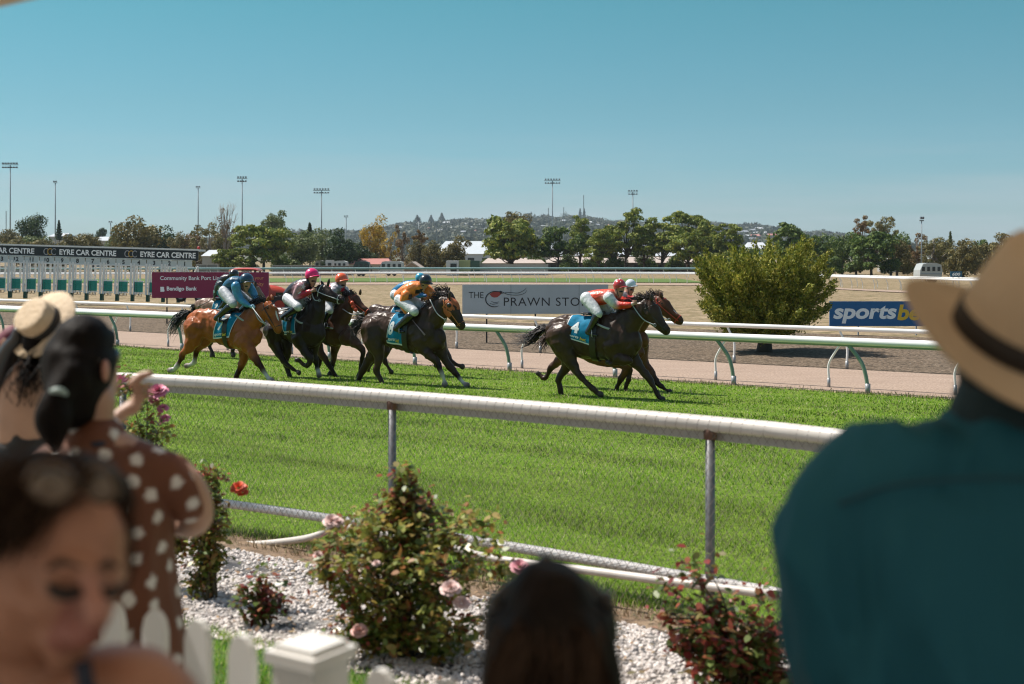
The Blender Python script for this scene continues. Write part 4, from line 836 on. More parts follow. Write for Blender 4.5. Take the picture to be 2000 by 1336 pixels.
def horse(label, fr, coat, body, neck, head, legs, ears, tail, cloth=None, number=None, headgear=None, rein=None, socks=None, blaze=None, seed=1, bw=.62, saddle=None, breast=None):
    dark = tuple(v * .22 for v in coat) if coat[0] > .08 else tuple(v * .8 for v in coat); mz = tuple(v * .5 for v in coat)
    root = thing('racehorse', label, 'horse', fr.o, fr.hd, 'racehorses galloping in the field')
    limbs = [fr.limb(body, 0, ratio=bw, col=coat), fr.limb(neck, 0, ratio=.58, col=coat)]
    hl = fr.limb(head, 0, ratio=.62, col=coat); hl[-1] = hl[-1][:5] + (mz,)
    limbs.append(hl)
    for pts, lat, kind in legs:
        sd_ = fr.limb(pts, lat * .7, lat, ratio=.9, col=coat); n_ = len(sd_); o = []
        for i, q in enumerate(sd_):
            f_ = i / (n_ - 1); c = coat if f_ < .42 else dark; rt = q[3]
            if i == 0: rt = q[4] * .75
            if kind == 'W' and f_ > .7: c = (.62, .56, .52)
            if i == n_ - 1: c = (.16, .11, .09) if kind == 'W' else (.05, .042, .04)
            o.append(q[:3] + (rt, q[4], c))
        limbs.append(o)
    # shoulder and haunch muscle mounds
    m = coatm('horse_coat')
    bo = organic('body', limbs, m, root, vox=.0165, it=2, col=coat); folds(bo, .016, 5, .8); folds(bo, .005, 12, .7)
    B = Body(fr.limb(body, 0, ratio=bw))
    # ears
    for e in ears:
        a = Vector(fr.p(e[0], e[1], e[4] if len(e) > 4 else -.06)); b = Vector(fr.p(e[2], e[3], (e[4] if len(e) > 4 else -.06) * 1.3))
        MB().tube([a, a.lerp(b, .45), a.lerp(b, .8), b], [(.022, .03), (.03, .034), (.018, .022), (.003, .003)], 8, sub=2).build('ear', mat('ear', tuple(v * .8 for v in coat), .6), root, smooth=True)
    # eye
    hx = fr.limb(head, 0, ratio=.62); q0 = hx[1]; 
    eb = MB(); eb.ell(Vector((q0[0] + .02, -q0[3] * .93, q0[2] + q0[4] * .38)), (.025, .016, .02)); eb.build('eye', mat('eye_black', (.005, .004, .004), .08), root, smooth=True)
    qn = hx[-1]; eb = MB(); eb.ell(Vector((qn[0] + qn[4] * .35, -qn[3] * .78, qn[2] + qn[4] * .1)), (.018, .014, .022)); eb.build('nostril', M_leather, root, smooth=True)
    if blaze:
        mb = MB(); pts = [fr.p(a, b, 0) for a, b in blaze[0]]; mb.tube([(x, y - .028, z) for x, y, z in pts], [(.02 * w_, .03) for w_ in blaze[1]], 8, lat=(0, 1, 0), sub=3); mb.build('blaze', mat('blaze_white', (.62, .55, .52), .6, var=.2), root, smooth=True)
    # mane and tail
    mh = mat('horse_hair', tuple(v * .35 for v in coat) if coat[0] < .2 else (.012, .009, .008), .5)
    nk = fr.limb(neck, 0, ratio=.58); a, b = nk[0], nk[-1]
    top0 = (a[0] + .1, 0, a[2] + a[4] * .93); top1 = (b[0], 0, b[2] + b[4] * .95)
    strands('mane', root, (top0, top1), ((top0[0] - .2, -.02, top0[2] + .0), (top1[0] - .26, -.03, top1[2] + .04)), (-.02, 0, .06), .007, mh, seed, 150, .05)
    strands('forelock', root, ((top1[0] + .05, 0, top1[2]), (top1[0] + .1, 0, top1[2] - .02)), ((top1[0] - .05, -.03, top1[2] + .07), (top1[0] + .02, 0, top1[2] + .06)), (0, 0, .02), .006, mh, seed + 3, 26, .03)
    t = [fr.p(x, y, 0) for x, y in tail]
    if len(t) >= 3:
        r = np.random.RandomState(seed + 9); mb = MB(); c = crom(t, 5)
        for i in range(130):
            off = np.cumsum(r.normal(0, 1, (len(c), 3)) * .0105, axis=0); sp = r.normal(0, 1, 3) * np.array([.05, .06, .085]); ks = np.linspace(0, 1, len(c))[:, None]; e = int(len(c) * r.uniform(.55, 1))
            e = max(5, e); q = c + off + sp * ks ** .8; q = q[:e]; ww = np.linspace(.013, .0015, e) if i > 25 else np.linspace(.028, .003, e)
            mb.tube(q, list(ww), 3, cap=False)
        mb.build('tail', mh, root)
    # saddle cloth
    if cloth:
        cs = [fr.p(x, y, -.26) for x, y in cloth]; nx_, nz_ = 26, 22; mb = MB(); vs = []
        def bil(u, v):
            a = Vector(cs[0]).lerp(Vector(cs[1]), u); b = Vector(cs[3]).lerp(Vector(cs[2]), u); q = a.lerp(b, v); return B.pt(q.x, q.z, .022 + .006 * math.sin(u * 9 + v * 5))
        for j in range(nz_ + 1):
            for i in range(nx_ + 1): vs.append(bil(i / nx_, j / nz_))
        fs = [(j*(nx_+1)+i, (j+1)*(nx_+1)+i, (j+1)*(nx_+1)+i+1, j*(nx_+1)+i+1) for j in range(nz_) for i in range(nx_)]
        mi = [1 if (f[0] % (nx_+1) in (0,) or f[0] // (nx_+1) >= nz_ - 1 or f[0] % (nx_+1) >= nx_ - 1) else 0 for f in fs]
        mb.add(vs, fs); mb.m = mi; o = mb.build('saddle_cloth', [M_cloth, M_hem], root, smooth=True)
        top = [bil(i / nx_, 0) for i in range(nx_ + 1)]; m2 = MB(); m2.add(top + [(x, -y, z) for x, y, z in top], [(i, i + 1, i + nx_ + 2, i + nx_ + 1) for i in range(nx_)]); m2.add(vs and [(x, -y, z) for x, y, z in vs], [tuple(reversed(f)) for f in fs]); m2.build('cloth_top', M_cloth, o, smooth=True)
        lw = mat('cloth_lettering', (.72, .74, .75), .6)
        def onc(v, f, u0, v0, su, sv, name, mm):
            mb = MB(); w_ = []
            for a, b in v:
                u, vv = u0 + a * su, v0 - b * sv; A = Vector(cs[0]).lerp(Vector(cs[1]), u); Bb = Vector(cs[3]).lerp(Vector(cs[2]), u); q = A.lerp(Bb, vv); w_.append(B.pt(q.x, q.z, .036))
            mb.add(w_, f); mb.build(name, mm, o)
        if number:
            v, f = textverts(number, None, 1, bold=.05); onc(v, f, .22 if number == '8' else .36, .50, .42, .42, 'race_number', lw)
        v, f = textverts('sports', 1, None, bold=.03, shear=.2); onc(v, f, .32, .86, .42, .36, 'sponsor_lettering', lw)
        v, f = textverts('bet', 1, None, bold=.03, shear=.2); onc(v, f, .68, .86, .22, .22, 'sponsor_lettering', mat('cloth_yellow', (.55, .4, .04), .6))
    def band(name, x, w_, m_, lean=0.0, e=.016):
        mb = MB(); vs = []; n_ = 28
        for dx in (-w_ / 2, w_ / 2):
            for i in range(n_):
                a = 2 * math.pi * i / n_; _, cz, rb, ra, u = B.y(x + dx, 0); vs.append((x + dx + lean * math.cos(a), (ra + e) * math.sin(a), cz + (rb + e) * math.cos(a)))
        mb.add(vs, [(i, (i + 1) % n_, (i + 1) % n_ + n_, i + n_) for i in range(n_)]); mb.build(name, m_, root, smooth=True)
    if saddle:
        x, _, z = fr.p(saddle[0], saddle[1], 0); band('girth', x + .02, .13, M_leather, .03, e=.034)
        mb = MB(); yy, cz, rb, ra, u = B.y(x, 0); mb.tube([(x - .28, 0, cz + rb + .05), (x - .1, 0, cz + rb + .035), (x + .12, 0, cz + rb + .055)], [(.17, .025), (.16, .035), (.13, .04)], 14, lat=(0, 1, 0), sub=4); mb.build('saddle', M_leather, root, smooth=True)
    # breast strap
    if breast:
        q = [Vector(fr.p(a, b, -.24 + .08 * i)) for i, (a, b) in enumerate(breast)]
        for i, v in enumerate(q):
            w_ = B.pt(v.x, v.z, .03); q[i] = Vector((v.x, min(v.y, w_[1]) if i < len(q) - 1 else v.y, v.z))
        MB().tube(q, [(.02, .008)] * len(q), 8, sub=3).build('breast_strap', M_strap, root, smooth=True)
    # bridle
    h = hx
    def hring(k, f_, name, m_, rr=.011, grow=1.10, tilt=0.0):
        a, b = np.array(h[k][:5]), np.array(h[min(k + 1, len(h) - 1)][:5]); q = a * (1 - f_) + b * f_; ax = (b - a)[:3] if k < len(h) - 1 else (a - np.array(h[k - 1][:5]))[:3]; ax = ax / np.linalg.norm(ax); sd_ = np.array([0, 1, 0.]); up = np.cross(ax, sd_)
        MB().tube([q[:3] + sd_ * q[3] * grow * math.sin(t_) + up * q[4] * grow * math.cos(t_) + ax * tilt * math.cos(t_) for t_ in np.linspace(0, 2 * math.pi, 22)], rr, 6).build(name, m_, root, smooth=True)
    bm = mat('bridle', headgear[1] if headgear else (.02, .018, .016), .45)
    hring(len(h) - 3, .6, 'noseband', bm); hring(0, .3, 'browband', bm, tilt=.03)
    a, b = h[0], h[len(h) - 2]
    MB().tube([(a[0], -a[3] * 1.08, a[2] + a[4] * .5), ((a[0] + h[1][0]) / 2, -h[1][3] * 1.12, (h[1][2] + a[2]) / 2), (b[0], -b[3] * 1.15, b[2])], .010, 6, sub=3).build('cheek_strap', bm, root, smooth=True)
    if headgear and headgear[0] == 'hood':
        hq = [tuple(q[:3]) + (q[3] * 1.09 + .006, q[4] * 1.07 + .006) for q in h[:3]]; hq = [tuple(np.array(hq[0]) * .95 + np.array(hq[1]) * .05)] + hq[:2] + [tuple(np.array(hq[1]) * .45 + np.array(hq[2]) * .55)]
        organic('hood', [hq], mat('hood_orange', (.48, .12, .035), .7, var=.25, scale=18), root, vox=.012, it=2)
        eb = MB(); eb.ell(Vector((q0[0] + .03, -q0[3] * 1.06, q0[2] + q0[4] * .30)), (.055, .035, .05)); eb.build('blinker_cup', M_leather, root, smooth=True)
    if headgear and headgear[0] == 'balls':
        for i, (x, y) in enumerate(headgear[2]):
            e = MB(); e.ell(Vector(fr.p(x, y, -.15)), (.052, .04, .052)); e.build('cheek_roller', bm, root, smooth=True)
    if rein:
        a = fr.p(*rein[0], -.13); b = fr.p(*rein[1], -.15); mid = ((a[0] + b[0]) / 2, -.17, (a[2] + b[2]) / 2 - .07)
        MB().tube([a, mid, b], .011, 6, sub=5).build('rein', M_strap, root, smooth=True)
        MB().tube([(a[0], .13, a[2]), (mid[0], .17, mid[2]), (b[0], .15, b[2])], .011, 6, sub=5).build('rein', M_strap, root, smooth=True)
        MB().tube([(b[0] + .03 * math.cos(t_), b[1], b[2] + .03 * math.sin(t_)) for t_ in np.linspace(0, 6.3, 12)], .006, 5).build('bit_ring', GREYM, root, smooth=True)
    return root, B

def clothm(name, col=None, attr=False, rough=.5): return mat(name, col or (.5, .5, .5), rough, var=.35, scale=14, bump=.8, bscale=13, attr='col' if attr else None)
def jockey(label, fr, torso, arm, farm, face, helmet, thigh, boot, silk, sleeve=None, cuff=None, cap=(.3, .3, .3), pants=(.66, .68, .70), glove=None, deco=None, whip=None, y=.0, capdeco=None, silk2=None):
    root = thing('person', label, 'person', fr.o, fr.hd, 'jockeys riding in the race'); skin = (.42, .22, .15); g = glove or skin; sl = sleeve or silk; cu = cuff or sl
    A = fr.limb(arm, -.19, -.17, 1.0); Fa = fr.limb(farm, .17, .15, 1.0); Tt = fr.limb(torso, 0, ratio=1.25); fc = fr.limb([face], 0, ratio=.85, col=skin)
    th = fr.limb(thigh, -.12, -.27, 1.0); bt = fr.limb(boot, -.27, -.29, 1.0)
    mir = lambda L_, dx=.03: [(q[0] + dx, -q[1], q[2]) + tuple(q[3:]) for q in L_]
    sk = lambda L_, k, c: [tuple(q[:3]) + (q[3] * k, q[4] * k, c) for q in L_]
    fx, fy, fz, ra, rb = fc[0][:5]; up = Vector((0, 0, 1))
    hc = Vector(fr.p(helmet[0], helmet[1], 0)); hr = fr.r(helmet[2]); f0 = Vector((fx, fy, fz)); dwn = (f0 - hc); fwd = Vector((.8, -.25, -.35)).normalized()
    headl = [(hc.x, 0, hc.z, hr * .78, hr * .86, skin), (fx, -.01, fz, ra, rb, skin), (fx + .01, -.015, fz - rb * .7, ra * .6, rb * .55, skin)]
    neckl = [(Tt[-1][0], 0, Tt[-1][2], .06, .06, skin), (fx - .03, 0, fz, .055, .055, skin)]
    nose = [(fx + rb * .75, -.03, fz + rb * .15, .018, .018, skin), (fx + rb * .98, -.035, fz - rb * .12, .018, .016, skin)]
    body = [sk(Tt, .82, silk), sk(A, .75, sl), sk(Fa, .75, sl), headl, neckl, nose, sk(th, .85, pants), sk(mir(th), .85, pants), sk(bt, .8, (.02, .02, .02)), sk(mir(bt), .8, (.02, .02, .02))]
    # hands: palm and five fingers closed on the rein or whip
    for L_, s_ in ((A, -1), (Fa, 1)):
        hx_, hy_, hz_ = L_[-1][:3]; pv = Vector(L_[-1][:3]) - Vector(L_[-2][:3]); pv.normalize()
        body.append([(hx_, hy_, hz_, .030, .034, g), (hx_ + pv.x * .05, hy_, hz_ + pv.z * .05, .026, .04, g)])
    bo = organic('body', body, mat('jockey_body', (.4, .3, .2), .6, attr='col', var=.08), root, vox=.014, it=2, col=skin)
    for L_, s_ in ((A, -1), (Fa, 1)):
        fb = MB(); h_ = Vector(L_[-1][:3]); pv = (h_ - Vector(L_[-2][:3])).normalized(); sd_ = Vector((0, 1, 0)); upv = pv.cross(sd_).normalized()
        for k in range(4):
            b0 = h_ + pv * .065 + upv * (.030 - .020 * k); L1 = (.030, .034, .032, .025)[k]
            fb.tube([b0, b0 + pv * L1 - sd_ * s_ * .012, b0 + pv * L1 * .9 - sd_ * s_ * .040, b0 + pv * L1 * .1 - sd_ * s_ * .048], [.0105, .010, .009, .007], 6, sub=2)
        b0 = h_ + pv * .02 + upv * .04; fb.tube([b0, b0 + pv * .03 + upv * .012 - sd_ * s_ * .02, b0 + pv * .045 - sd_ * s_ * .04], [.012, .011, .008], 6, sub=2)
        fb.build('fingers', mat('glove' if glove else 'skin', g, .6), root, smooth=True)
    # silks
    jl = [sk(Tt, 1.0, silk2 or silk)]; n_ = len(Tt)
    jl[0] = [q[:5] + ((silk2 if (silk2 and i < 1) else silk),) for i, q in enumerate(jl[0])]
    for L_ in (A, Fa):
        q = sk(L_[:-1], 1.06, sl); q = [v[:5] + ((cu if i >= len(q) - 2 else sl),) for i, v in enumerate(q)]; e = np.array(L_[-1][:5]) * .45 + np.array(L_[-2][:5]) * .55; q.append(tuple(e[:3]) + (e[3] * 1.05, e[4] * 1.05, cu)); jl.append(q)
    jk = organic('silk_jacket', jl, clothm('silk', attr=True, rough=.35), root, vox=.014, it=2, col=silk)
    pl = [sk(th, 1.0, pants), sk(mir(th), 1.0, pants)]; organic('breeches', pl, clothm('breeches', pants), root, vox=.014, it=2)
    for L_ in (bt, mir(bt)):
        q = [v[:5] for v in sk(L_, 1.0, 0)]; e = np.array(q[-1]); foot = [tuple(e), (e[0] + .10, e[1], e[2] - .045, .038, .032), (e[0] + .19, e[1], e[2] - .055, .035, .024)]
        b_ = organic('boot', [q, foot], mat('boot_black', (.012, .012, .013), .25, coat=.4), root, vox=.012, it=2)
        MB().tube([(e[0] + .11, e[1], e[2] - .09), (e[0] + .11 - .0, e[1] - .06, e[2] - .08), (e[0] + .11, e[1] - .055, e[2] + .0), (e[0] + .08, e[1], e[2] + .08), (e[0] + .11, e[1] + .055, e[2]), (e[0] + .11, e[1] + .06, e[2] - .08), (e[0] + .11, e[1], e[2] - .09)], .009, 6).build('stirrup', GREYM, b_, smooth=True)
    # helmet with cover seams, peak and goggles
    ax = (hc - f0).normalized() * .8 + Vector((-.25, 0, .45)); ax.normalize(); M = Matrix.Translation(hc) @ ax.to_track_quat('Z', 'Y').to_matrix().to_4x4()
    hm = mat('helmet', cap, .28, var=.05, coat=.5); hb = MB(); pr = [(1.04 * math.cos(t_) + 1e-3, math.sin(t_) * 1.02) for t_ in np.linspace(-.42, math.pi / 2, 10)]
    hb.lathe([(a * hr, b * hr) for a, b in pr], 28, M=M @ Matrix.Diagonal((1.08, .93, 1, 1))); hb.lathe([(hr * .97, -hr * .42), (hr * 1.02, -hr * .36), (hr * 1.01, -hr * .30)], 28, M=M @ Matrix.Diagonal((1.08, .93, 1, 1)))
    ho = hb.build('helmet', hm, root, smooth=True)
    pk = MB(); fd = Vector((.92, -.3, -.1)).normalized(); fd = (fd - ax * fd.dot(ax)).normalized(); sv = ax.cross(fd)
    rim = [];
    for t_ in np.linspace(-1.0, 1.0, 11):
        b0 = hc - ax * hr * .3 + (fd * math.cos(t_) + sv * math.sin(t_)) * hr * 1.0; b1 = hc - ax * hr * .48 + (fd * math.cos(t_) * 1.42 + sv * math.sin(t_) * 1.1) * hr; rim.append((b0, b1))
    vs = [v for a, b in rim for v in (a, b)]; vs += [v + ax * .01 for v in vs]; n2 = 22
    pk.add(vs, [(2*i, 2*i+1, 2*i+3, 2*i+2) for i in range(10)] + [(n2+2*i, n2+2*i+2, n2+2*i+3, n2+2*i+1) for i in range(10)] + [(2*i+1, n2+2*i+1, n2+2*i+3, 2*i+3) for i in range(10)])
    pk.build('helmet_peak', mat('peak', tuple(v * .8 for v in cap), .4), ho)
    if capdeco: # contrasting star panel on the cap
        sb = MB(); dirs = Vector((-.25, -.75, .75)).normalized(); M2 = Matrix.Translation(hc + dirs * hr * .9) @ dirs.to_track_quat('Z', 'Y').to_matrix().to_4x4()
        sb.add([M2 @ Vector((math.cos(k * math.pi / 5) * hr * (.8 if k % 2 == 0 else .42), math.sin(k * math.pi / 5) * hr * (.8 if k % 2 == 0 else .42), hr * (.06 if k % 2 else -.14))) for k in range(10)] + [M2 @ Vector((0, 0, hr * .2))], [(k, (k + 1) % 10, 10) for k in range(10)])
        sb.build('cap_star', mat('cap_star', capdeco, .4), ho)
    gb = MB(); gc = f0 + Vector((rb * .55, -.02, rb * .42)); gb.ell(gc, (rb * .5, ra * 1.02, rb * .27)); gb.build('goggles', mat('goggles', (.01, .01, .012), .08), root, smooth=True)
    gb = MB(); MB().tube([hc + (f0 - hc) * .4 + Vector((-hr * .2, sgn * hr * .8, 0)) for sgn in (-1,)] + [f0 + Vector((.0, -ra, -rb * .5)), f0 + Vector((rb * .3, -.01, -rb * 1.0))], .006, 5).build('chin_strap', M_leather, root, smooth=True)
    # silk decoration as stars/spots/checks lying on the jacket
    if deco:
        kd_pts = [v.co.copy() for v in jk.data.vertices]; nn = [v.normal.copy() for v in jk.data.vertices]; kd = KDTree(len(kd_pts))
        for i, q in enumerate(kd_pts): kd.insert(q, i)
        kd.balance(); dm = mat('silk_motif', deco[1], .45)
        for (x, yy, sz, lat) in deco[2]:
            c = Vector(fr.p(x, yy, lat)); co, i, _ = kd.find(c); nv = nn[i]; M2 = Matrix.Translation(co + nv * .006) @ nv.to_track_quat('Z', 'Y').to_matrix().to_4x4(); s_ = fr.r(sz); mb = MB()
            if deco[0] == 'star': pts = [M2 @ Vector((math.cos(k * math.pi / 5) * s_ * (1 if k % 2 == 0 else .42), math.sin(k * math.pi / 5) * s_ * (1 if k % 2 == 0 else .42), -.004)) for k in range(10)] + [M2 @ Vector((0, 0, .003))]; mb.add(pts, [(k, (k + 1) % 10, 10) for k in range(10)])
            else: mb.box((0, 0, 0), (s_ * 1.3, s_ * 1.3, .012), M=M2)
            mb.build('silk_motif', dm, jk)
    if whip:
        a = fr.p(*whip[0], -.20); b = fr.p(*whip[1], -.34); MB().tube([a, tuple((np.array(a) * .45 + np.array(b) * .55)), b], [.008, .010, .019], 6).build('whip', mat('whip', whip[2], .5), root, smooth=True)
    return root

HD = 27
# crops used while reading the photograph: origin x, origin y, magnification
c7 = (980, 520, 4.7725); c6 = (680, 510, 4.947); cb_ = (320, 560, 6.68); c4 = (380, 510, 10.278); c2 = (530, 510, 5.345)
DKB = (.050, .025, .014); BRN = (.12, .043, .018); BAY = (.32, .085, .020); GRB = (.20, .12, .085)
# --- number 4, nearest leader
f = Fr(1170, 776, HD, c7)
horse('black racehorse in front wearing a blue number 4 saddle cloth', f, DKB,
  [(440, 610, 60), (490, 605, 118), (560, 615, 165), (660, 640, 190), (780, 660, 196), (900, 665, 205), (1010, 665, 215), (1100, 680, 208), (1180, 700, 175), (1235, 690, 110)],
  [(1080, 590, 165), (1160, 530, 140), (1240, 455, 112), (1310, 400, 88), (1365, 372, 70)],
  [(1355, 372, 68), (1395, 430, 84), (1440, 500, 66), (1490, 560, 47), (1530, 598, 40), (1543, 612, 32)],
  [([(1040, 740, 130), (1060, 840, 62), (1125, 862, 40), (1190, 885, 29), (1125, 906, 18), (1040, 908, 20), (1005, 912, 16), (985, 895, 22)], -.17, ''),
   ([(1160, 780, 110), (1250, 900, 52), (1320, 985, 36), (1375, 1050, 28), (1418, 1130, 18), (1445, 1188, 20), (1472, 1222, 16), (1500, 1240, 24)], .15, ''),
   ([(560, 640, 165), (600, 780, 110), (640, 880, 62), (685, 955, 38), (712, 1005, 32), (785, 1080, 21), (860, 1150, 22), (892, 1180, 17), (925, 1197, 27)], -.17, ''),
   ([(580, 680, 140), (620, 840, 78), (600, 940, 44), (535, 1045, 33), (540, 1110, 21), (552, 1180, 22), (558, 1200, 17), (562, 1216, 20)], .14, '')],
  [(1375, 300, 1345, 225, .07), (1400, 318, 1385, 250, -.07)],
  [(450, 555), (370, 590), (290, 660), (190, 690), (80, 680)], cloth=[(620, 470), (830, 452), (850, 745), (570, 655)], number='4', rein=((1215, 360), (1425, 550)), saddle=(890, 450), breast=[(880, 535), (1000, 575), (1130, 615)], seed=2)
jockey('jockey in orange red silks with white sleeves and red starred cap on horse number 4', f,
  [(800, 305, 66), (870, 295, 76), (950, 285, 74), (1020, 265, 58)], [(995, 290, 50), (1050, 350, 42), (1095, 365, 36), (1180, 362, 28), (1212, 352, 20)], [(1030, 285, 46), (1100, 310, 36), (1180, 330, 28), (1225, 335, 20)],
  (1098, 252, 40), (1098, 178, 60), [(792, 300, 66), (850, 375, 56), (900, 445, 43)], [(885, 465, 41), (840, 550, 32), (800, 615, 27)],
  (.72, .07, .025), sleeve=(.66, .66, .66), cuff=(.60, .05, .03), cap=(.45, .03, .03), capdeco=(.75, .75, .75), silk2=(.66, .1, .05))
# --- leader's rival behind
f = Fr(1250, 764, HD, c7)
horse('brown racehorse with red bridle half hidden behind horse number 4', f, BRN,
  [(560, 590, 50), (600, 590, 110), (680, 600, 150), (780, 630, 178), (900, 640, 188), (1010, 645, 192), (1110, 650, 200), (1210, 665, 190), (1290, 690, 140), (1320, 690, 80)],
  [(1190, 570, 140), (1270, 500, 118), (1350, 420, 95), (1410, 360, 78), (1455, 330, 62)],
  [(1455, 325, 62), (1500, 375, 76), (1560, 425, 60), (1615, 475, 45), (1655, 510, 40), (1672, 522, 32)],
  [([(1270, 780, 110), (1320, 890, 52), (1395, 1000, 34), (1440, 1075, 27), (1490, 1120, 18), (1520, 1145, 19), (1545, 1158, 15), (1565, 1166, 22)], .14, ''),
   ([(1230, 780, 110), (1190, 900, 50), (1150, 985, 34), (1112, 1052, 27), (1078, 1125, 18), (1057, 1170, 19), (1045, 1188, 15), (1038, 1200, 22)], -.13, ''),
   ([(640, 700, 130), (590, 840, 66), (520, 890, 42), (462, 945, 31), (430, 1000, 20), (398, 1045, 21), (365, 1022, 17), (335, 998, 24)], .13, ''),
   ([(700, 700, 130), (860, 830, 80), (1040, 900, 44), (1180, 945, 29), (1186, 1040, 19), (1165, 1110, 19), (1152, 1145, 16), (1146, 1165, 26)], -.13, '')],
  [(1445, 285, 1425, 235, .07), (1490, 290, 1475, 235, -.07)], [(560, 560), (470, 620), (400, 700), (340, 790)], headgear=('bridle', (.5, .04, .02)), rein=((1250, 330), (1560, 500)), seed=3, blaze=([(1530, 350), (1590, 405), (1640, 460)], [.5, .8, .5]))
jockey('jockey in a white cap and red and white silks hidden behind the leading rider', f,
  [(930, 330, 50), (1000, 310, 60), (1080, 290, 56), (1140, 270, 46)], [(1130, 270, 40), (1170, 300, 32), (1215, 305, 26), (1255, 285, 18)], [(1150, 270, 38), (1210, 300, 30), (1255, 300, 22), (1280, 290, 18)],
  (1195, 235, 38), (1200, 172, 52), [(920, 330, 52), (1000, 390, 44), (1050, 440, 36)], [(1040, 450, 34), (1000, 530, 28), (960, 600, 24)], (.6, .2, .18), sleeve=(.65, .6, .6), cuff=(.5, .05, .05), cap=(.62, .68, .72))
# --- number 8
f = Fr(815, 752, HD, c6)
horse('dark racehorse with an orange hood and a blue number 8 saddle cloth', f, (.050, .025, .014),
  [(165, 600, 50), (205, 600, 95), (270, 615, 135), (370, 650, 160), (490, 680, 172), (600, 690, 185), (700, 700, 195), (790, 715, 188), (860, 730, 145), (890, 720, 80)],
  [(760, 600, 150), (835, 520, 128), (895, 455, 102), (950, 415, 84)],
  [(945, 410, 76), (990, 450, 86), (1035, 530, 66), (1070, 585, 48), (1093, 625, 41), (1098, 642, 32)],
  [([(700, 760, 120), (745, 860, 58), (800, 920, 42), (852, 965, 31), (890, 1050, 20), (915, 1110, 21), (926, 1150, 17), (932, 1192, 27)], -.16, 'W'),
   ([(850, 800, 110), (920, 930, 48), (985, 1020, 34), (1030, 1075, 26), (1070, 1125, 19), (1095, 1155, 20), (1115, 1178, 17), (1145, 1200, 27)], .14, 'W'),
   ([(235, 640, 130), (255, 780, 105), (285, 880, 62), (295, 980, 36), (275, 1060, 32), (305, 1130, 21), (330, 1185, 22), (340, 1208, 17), (348, 1224, 22)], -.15, ''),
   ([(270, 700, 120), (255, 850, 66), (205, 950, 44), (150, 1045, 32), (115, 1115, 21), (90, 1165, 22), (77, 1190, 17), (65, 1210, 22)], .13, '')],
  [(975, 360, 985, 285, -.07)], [(175, 560), (120, 590), (70, 620), (60, 680), (90, 690)], cloth=[(410, 510), (560, 480), (520, 815), (350, 790)], number='8', headgear=('hood', (.5, .17, .04)), rein=((790, 370), (940, 570)), saddle=(600, 520), breast=None, seed=5)
jockey('jockey in orange silks and a glossy black cap on horse number 8', f,
  [(500, 330, 58), (570, 295, 74), (640, 262, 74), (690, 250, 56)], [(560, 330, 50), (535, 410, 42), (560, 475, 34), (592, 520, 24)], [(760, 270, 46), (815, 320, 36), (790, 355, 28), (750, 362, 20)],
  (722, 250, 40), (748, 188, 60), [(500, 375, 62), (575, 430, 56), (640, 490, 46)], [(600, 530, 44), (520, 600, 34), (462, 655, 30)], (.82, .23, .045), cap=(.012, .014, .018), deco=('patch', (.02, .02, .02), [(620, 350, 36, -.2), (680, 330, 36, -.15), (725, 315, 30, -.1)]), whip=((600, 545), (740, 712), (.3, .2, .22)))
f = Fr(850, 735, HD, c6)
horse('dark racehorse running hidden behind horse number 8', f, (.050, .025, .014),
  [(215, 510, 40), (250, 500, 85), (330, 540, 115), (430, 570, 135), (560, 600, 150), (680, 620, 160), (780, 640, 150), (850, 650, 100)],
  [(760, 540, 120), (830, 450, 100), (890, 380, 82), (930, 340, 66)], [(925, 335, 60), (970, 365, 66), (1010, 420, 50), (1035, 470, 38), (1045, 490, 30)],
  [([(850, 720, 90), (925, 860, 42), (980, 950, 28), (1025, 985, 22), (1060, 1003, 16), (1085, 1012, 18), (1105, 1020, 23)], .12, ''),
   ([(760, 720, 90), (800, 860, 40), (820, 940, 28), (845, 985, 20), (850, 1010, 22)], -.12, ''),
   ([(330, 620, 110), (350, 780, 62), (365, 880, 36), (345, 935, 27), (375, 1000, 18), (405, 1050, 18), (420, 1072, 20)], -.12, ''),
   ([(380, 640, 110), (380, 800, 60), (330, 900, 36), (240, 960, 25), (215, 1010, 18), (195, 1050, 18), (185, 1075, 18)], .12, '')],
  [(955, 310, 985, 250, -.07), (930, 305, 925, 258, .07)], [(220, 480), (160, 510), (110, 550), (80, 600)], cloth=[(400, 450), (520, 430), (560, 640), (380, 640)], rein=None, saddle=(560, 470), seed=6)
jockey('jockey in blue silks with light blue cap mostly hidden behind the orange rider', f,
  [(465, 300, 50), (520, 265, 56), (590, 240, 58), (650, 225, 48)], [(640, 250, 40), (660, 320, 32), (700, 335, 26), (735, 335, 18)], [(680, 240, 38), (720, 290, 30), (745, 320, 24), (760, 330, 18)],
  (690, 205, 36), (695, 158, 46), [(455, 325, 56), (540, 385, 48), (600, 430, 38)], [(590, 440, 36), (540, 520, 28), (490, 580, 24)], (.01, .16, .34), cap=(.06, .36, .52), glove=(.02, .1, .3))
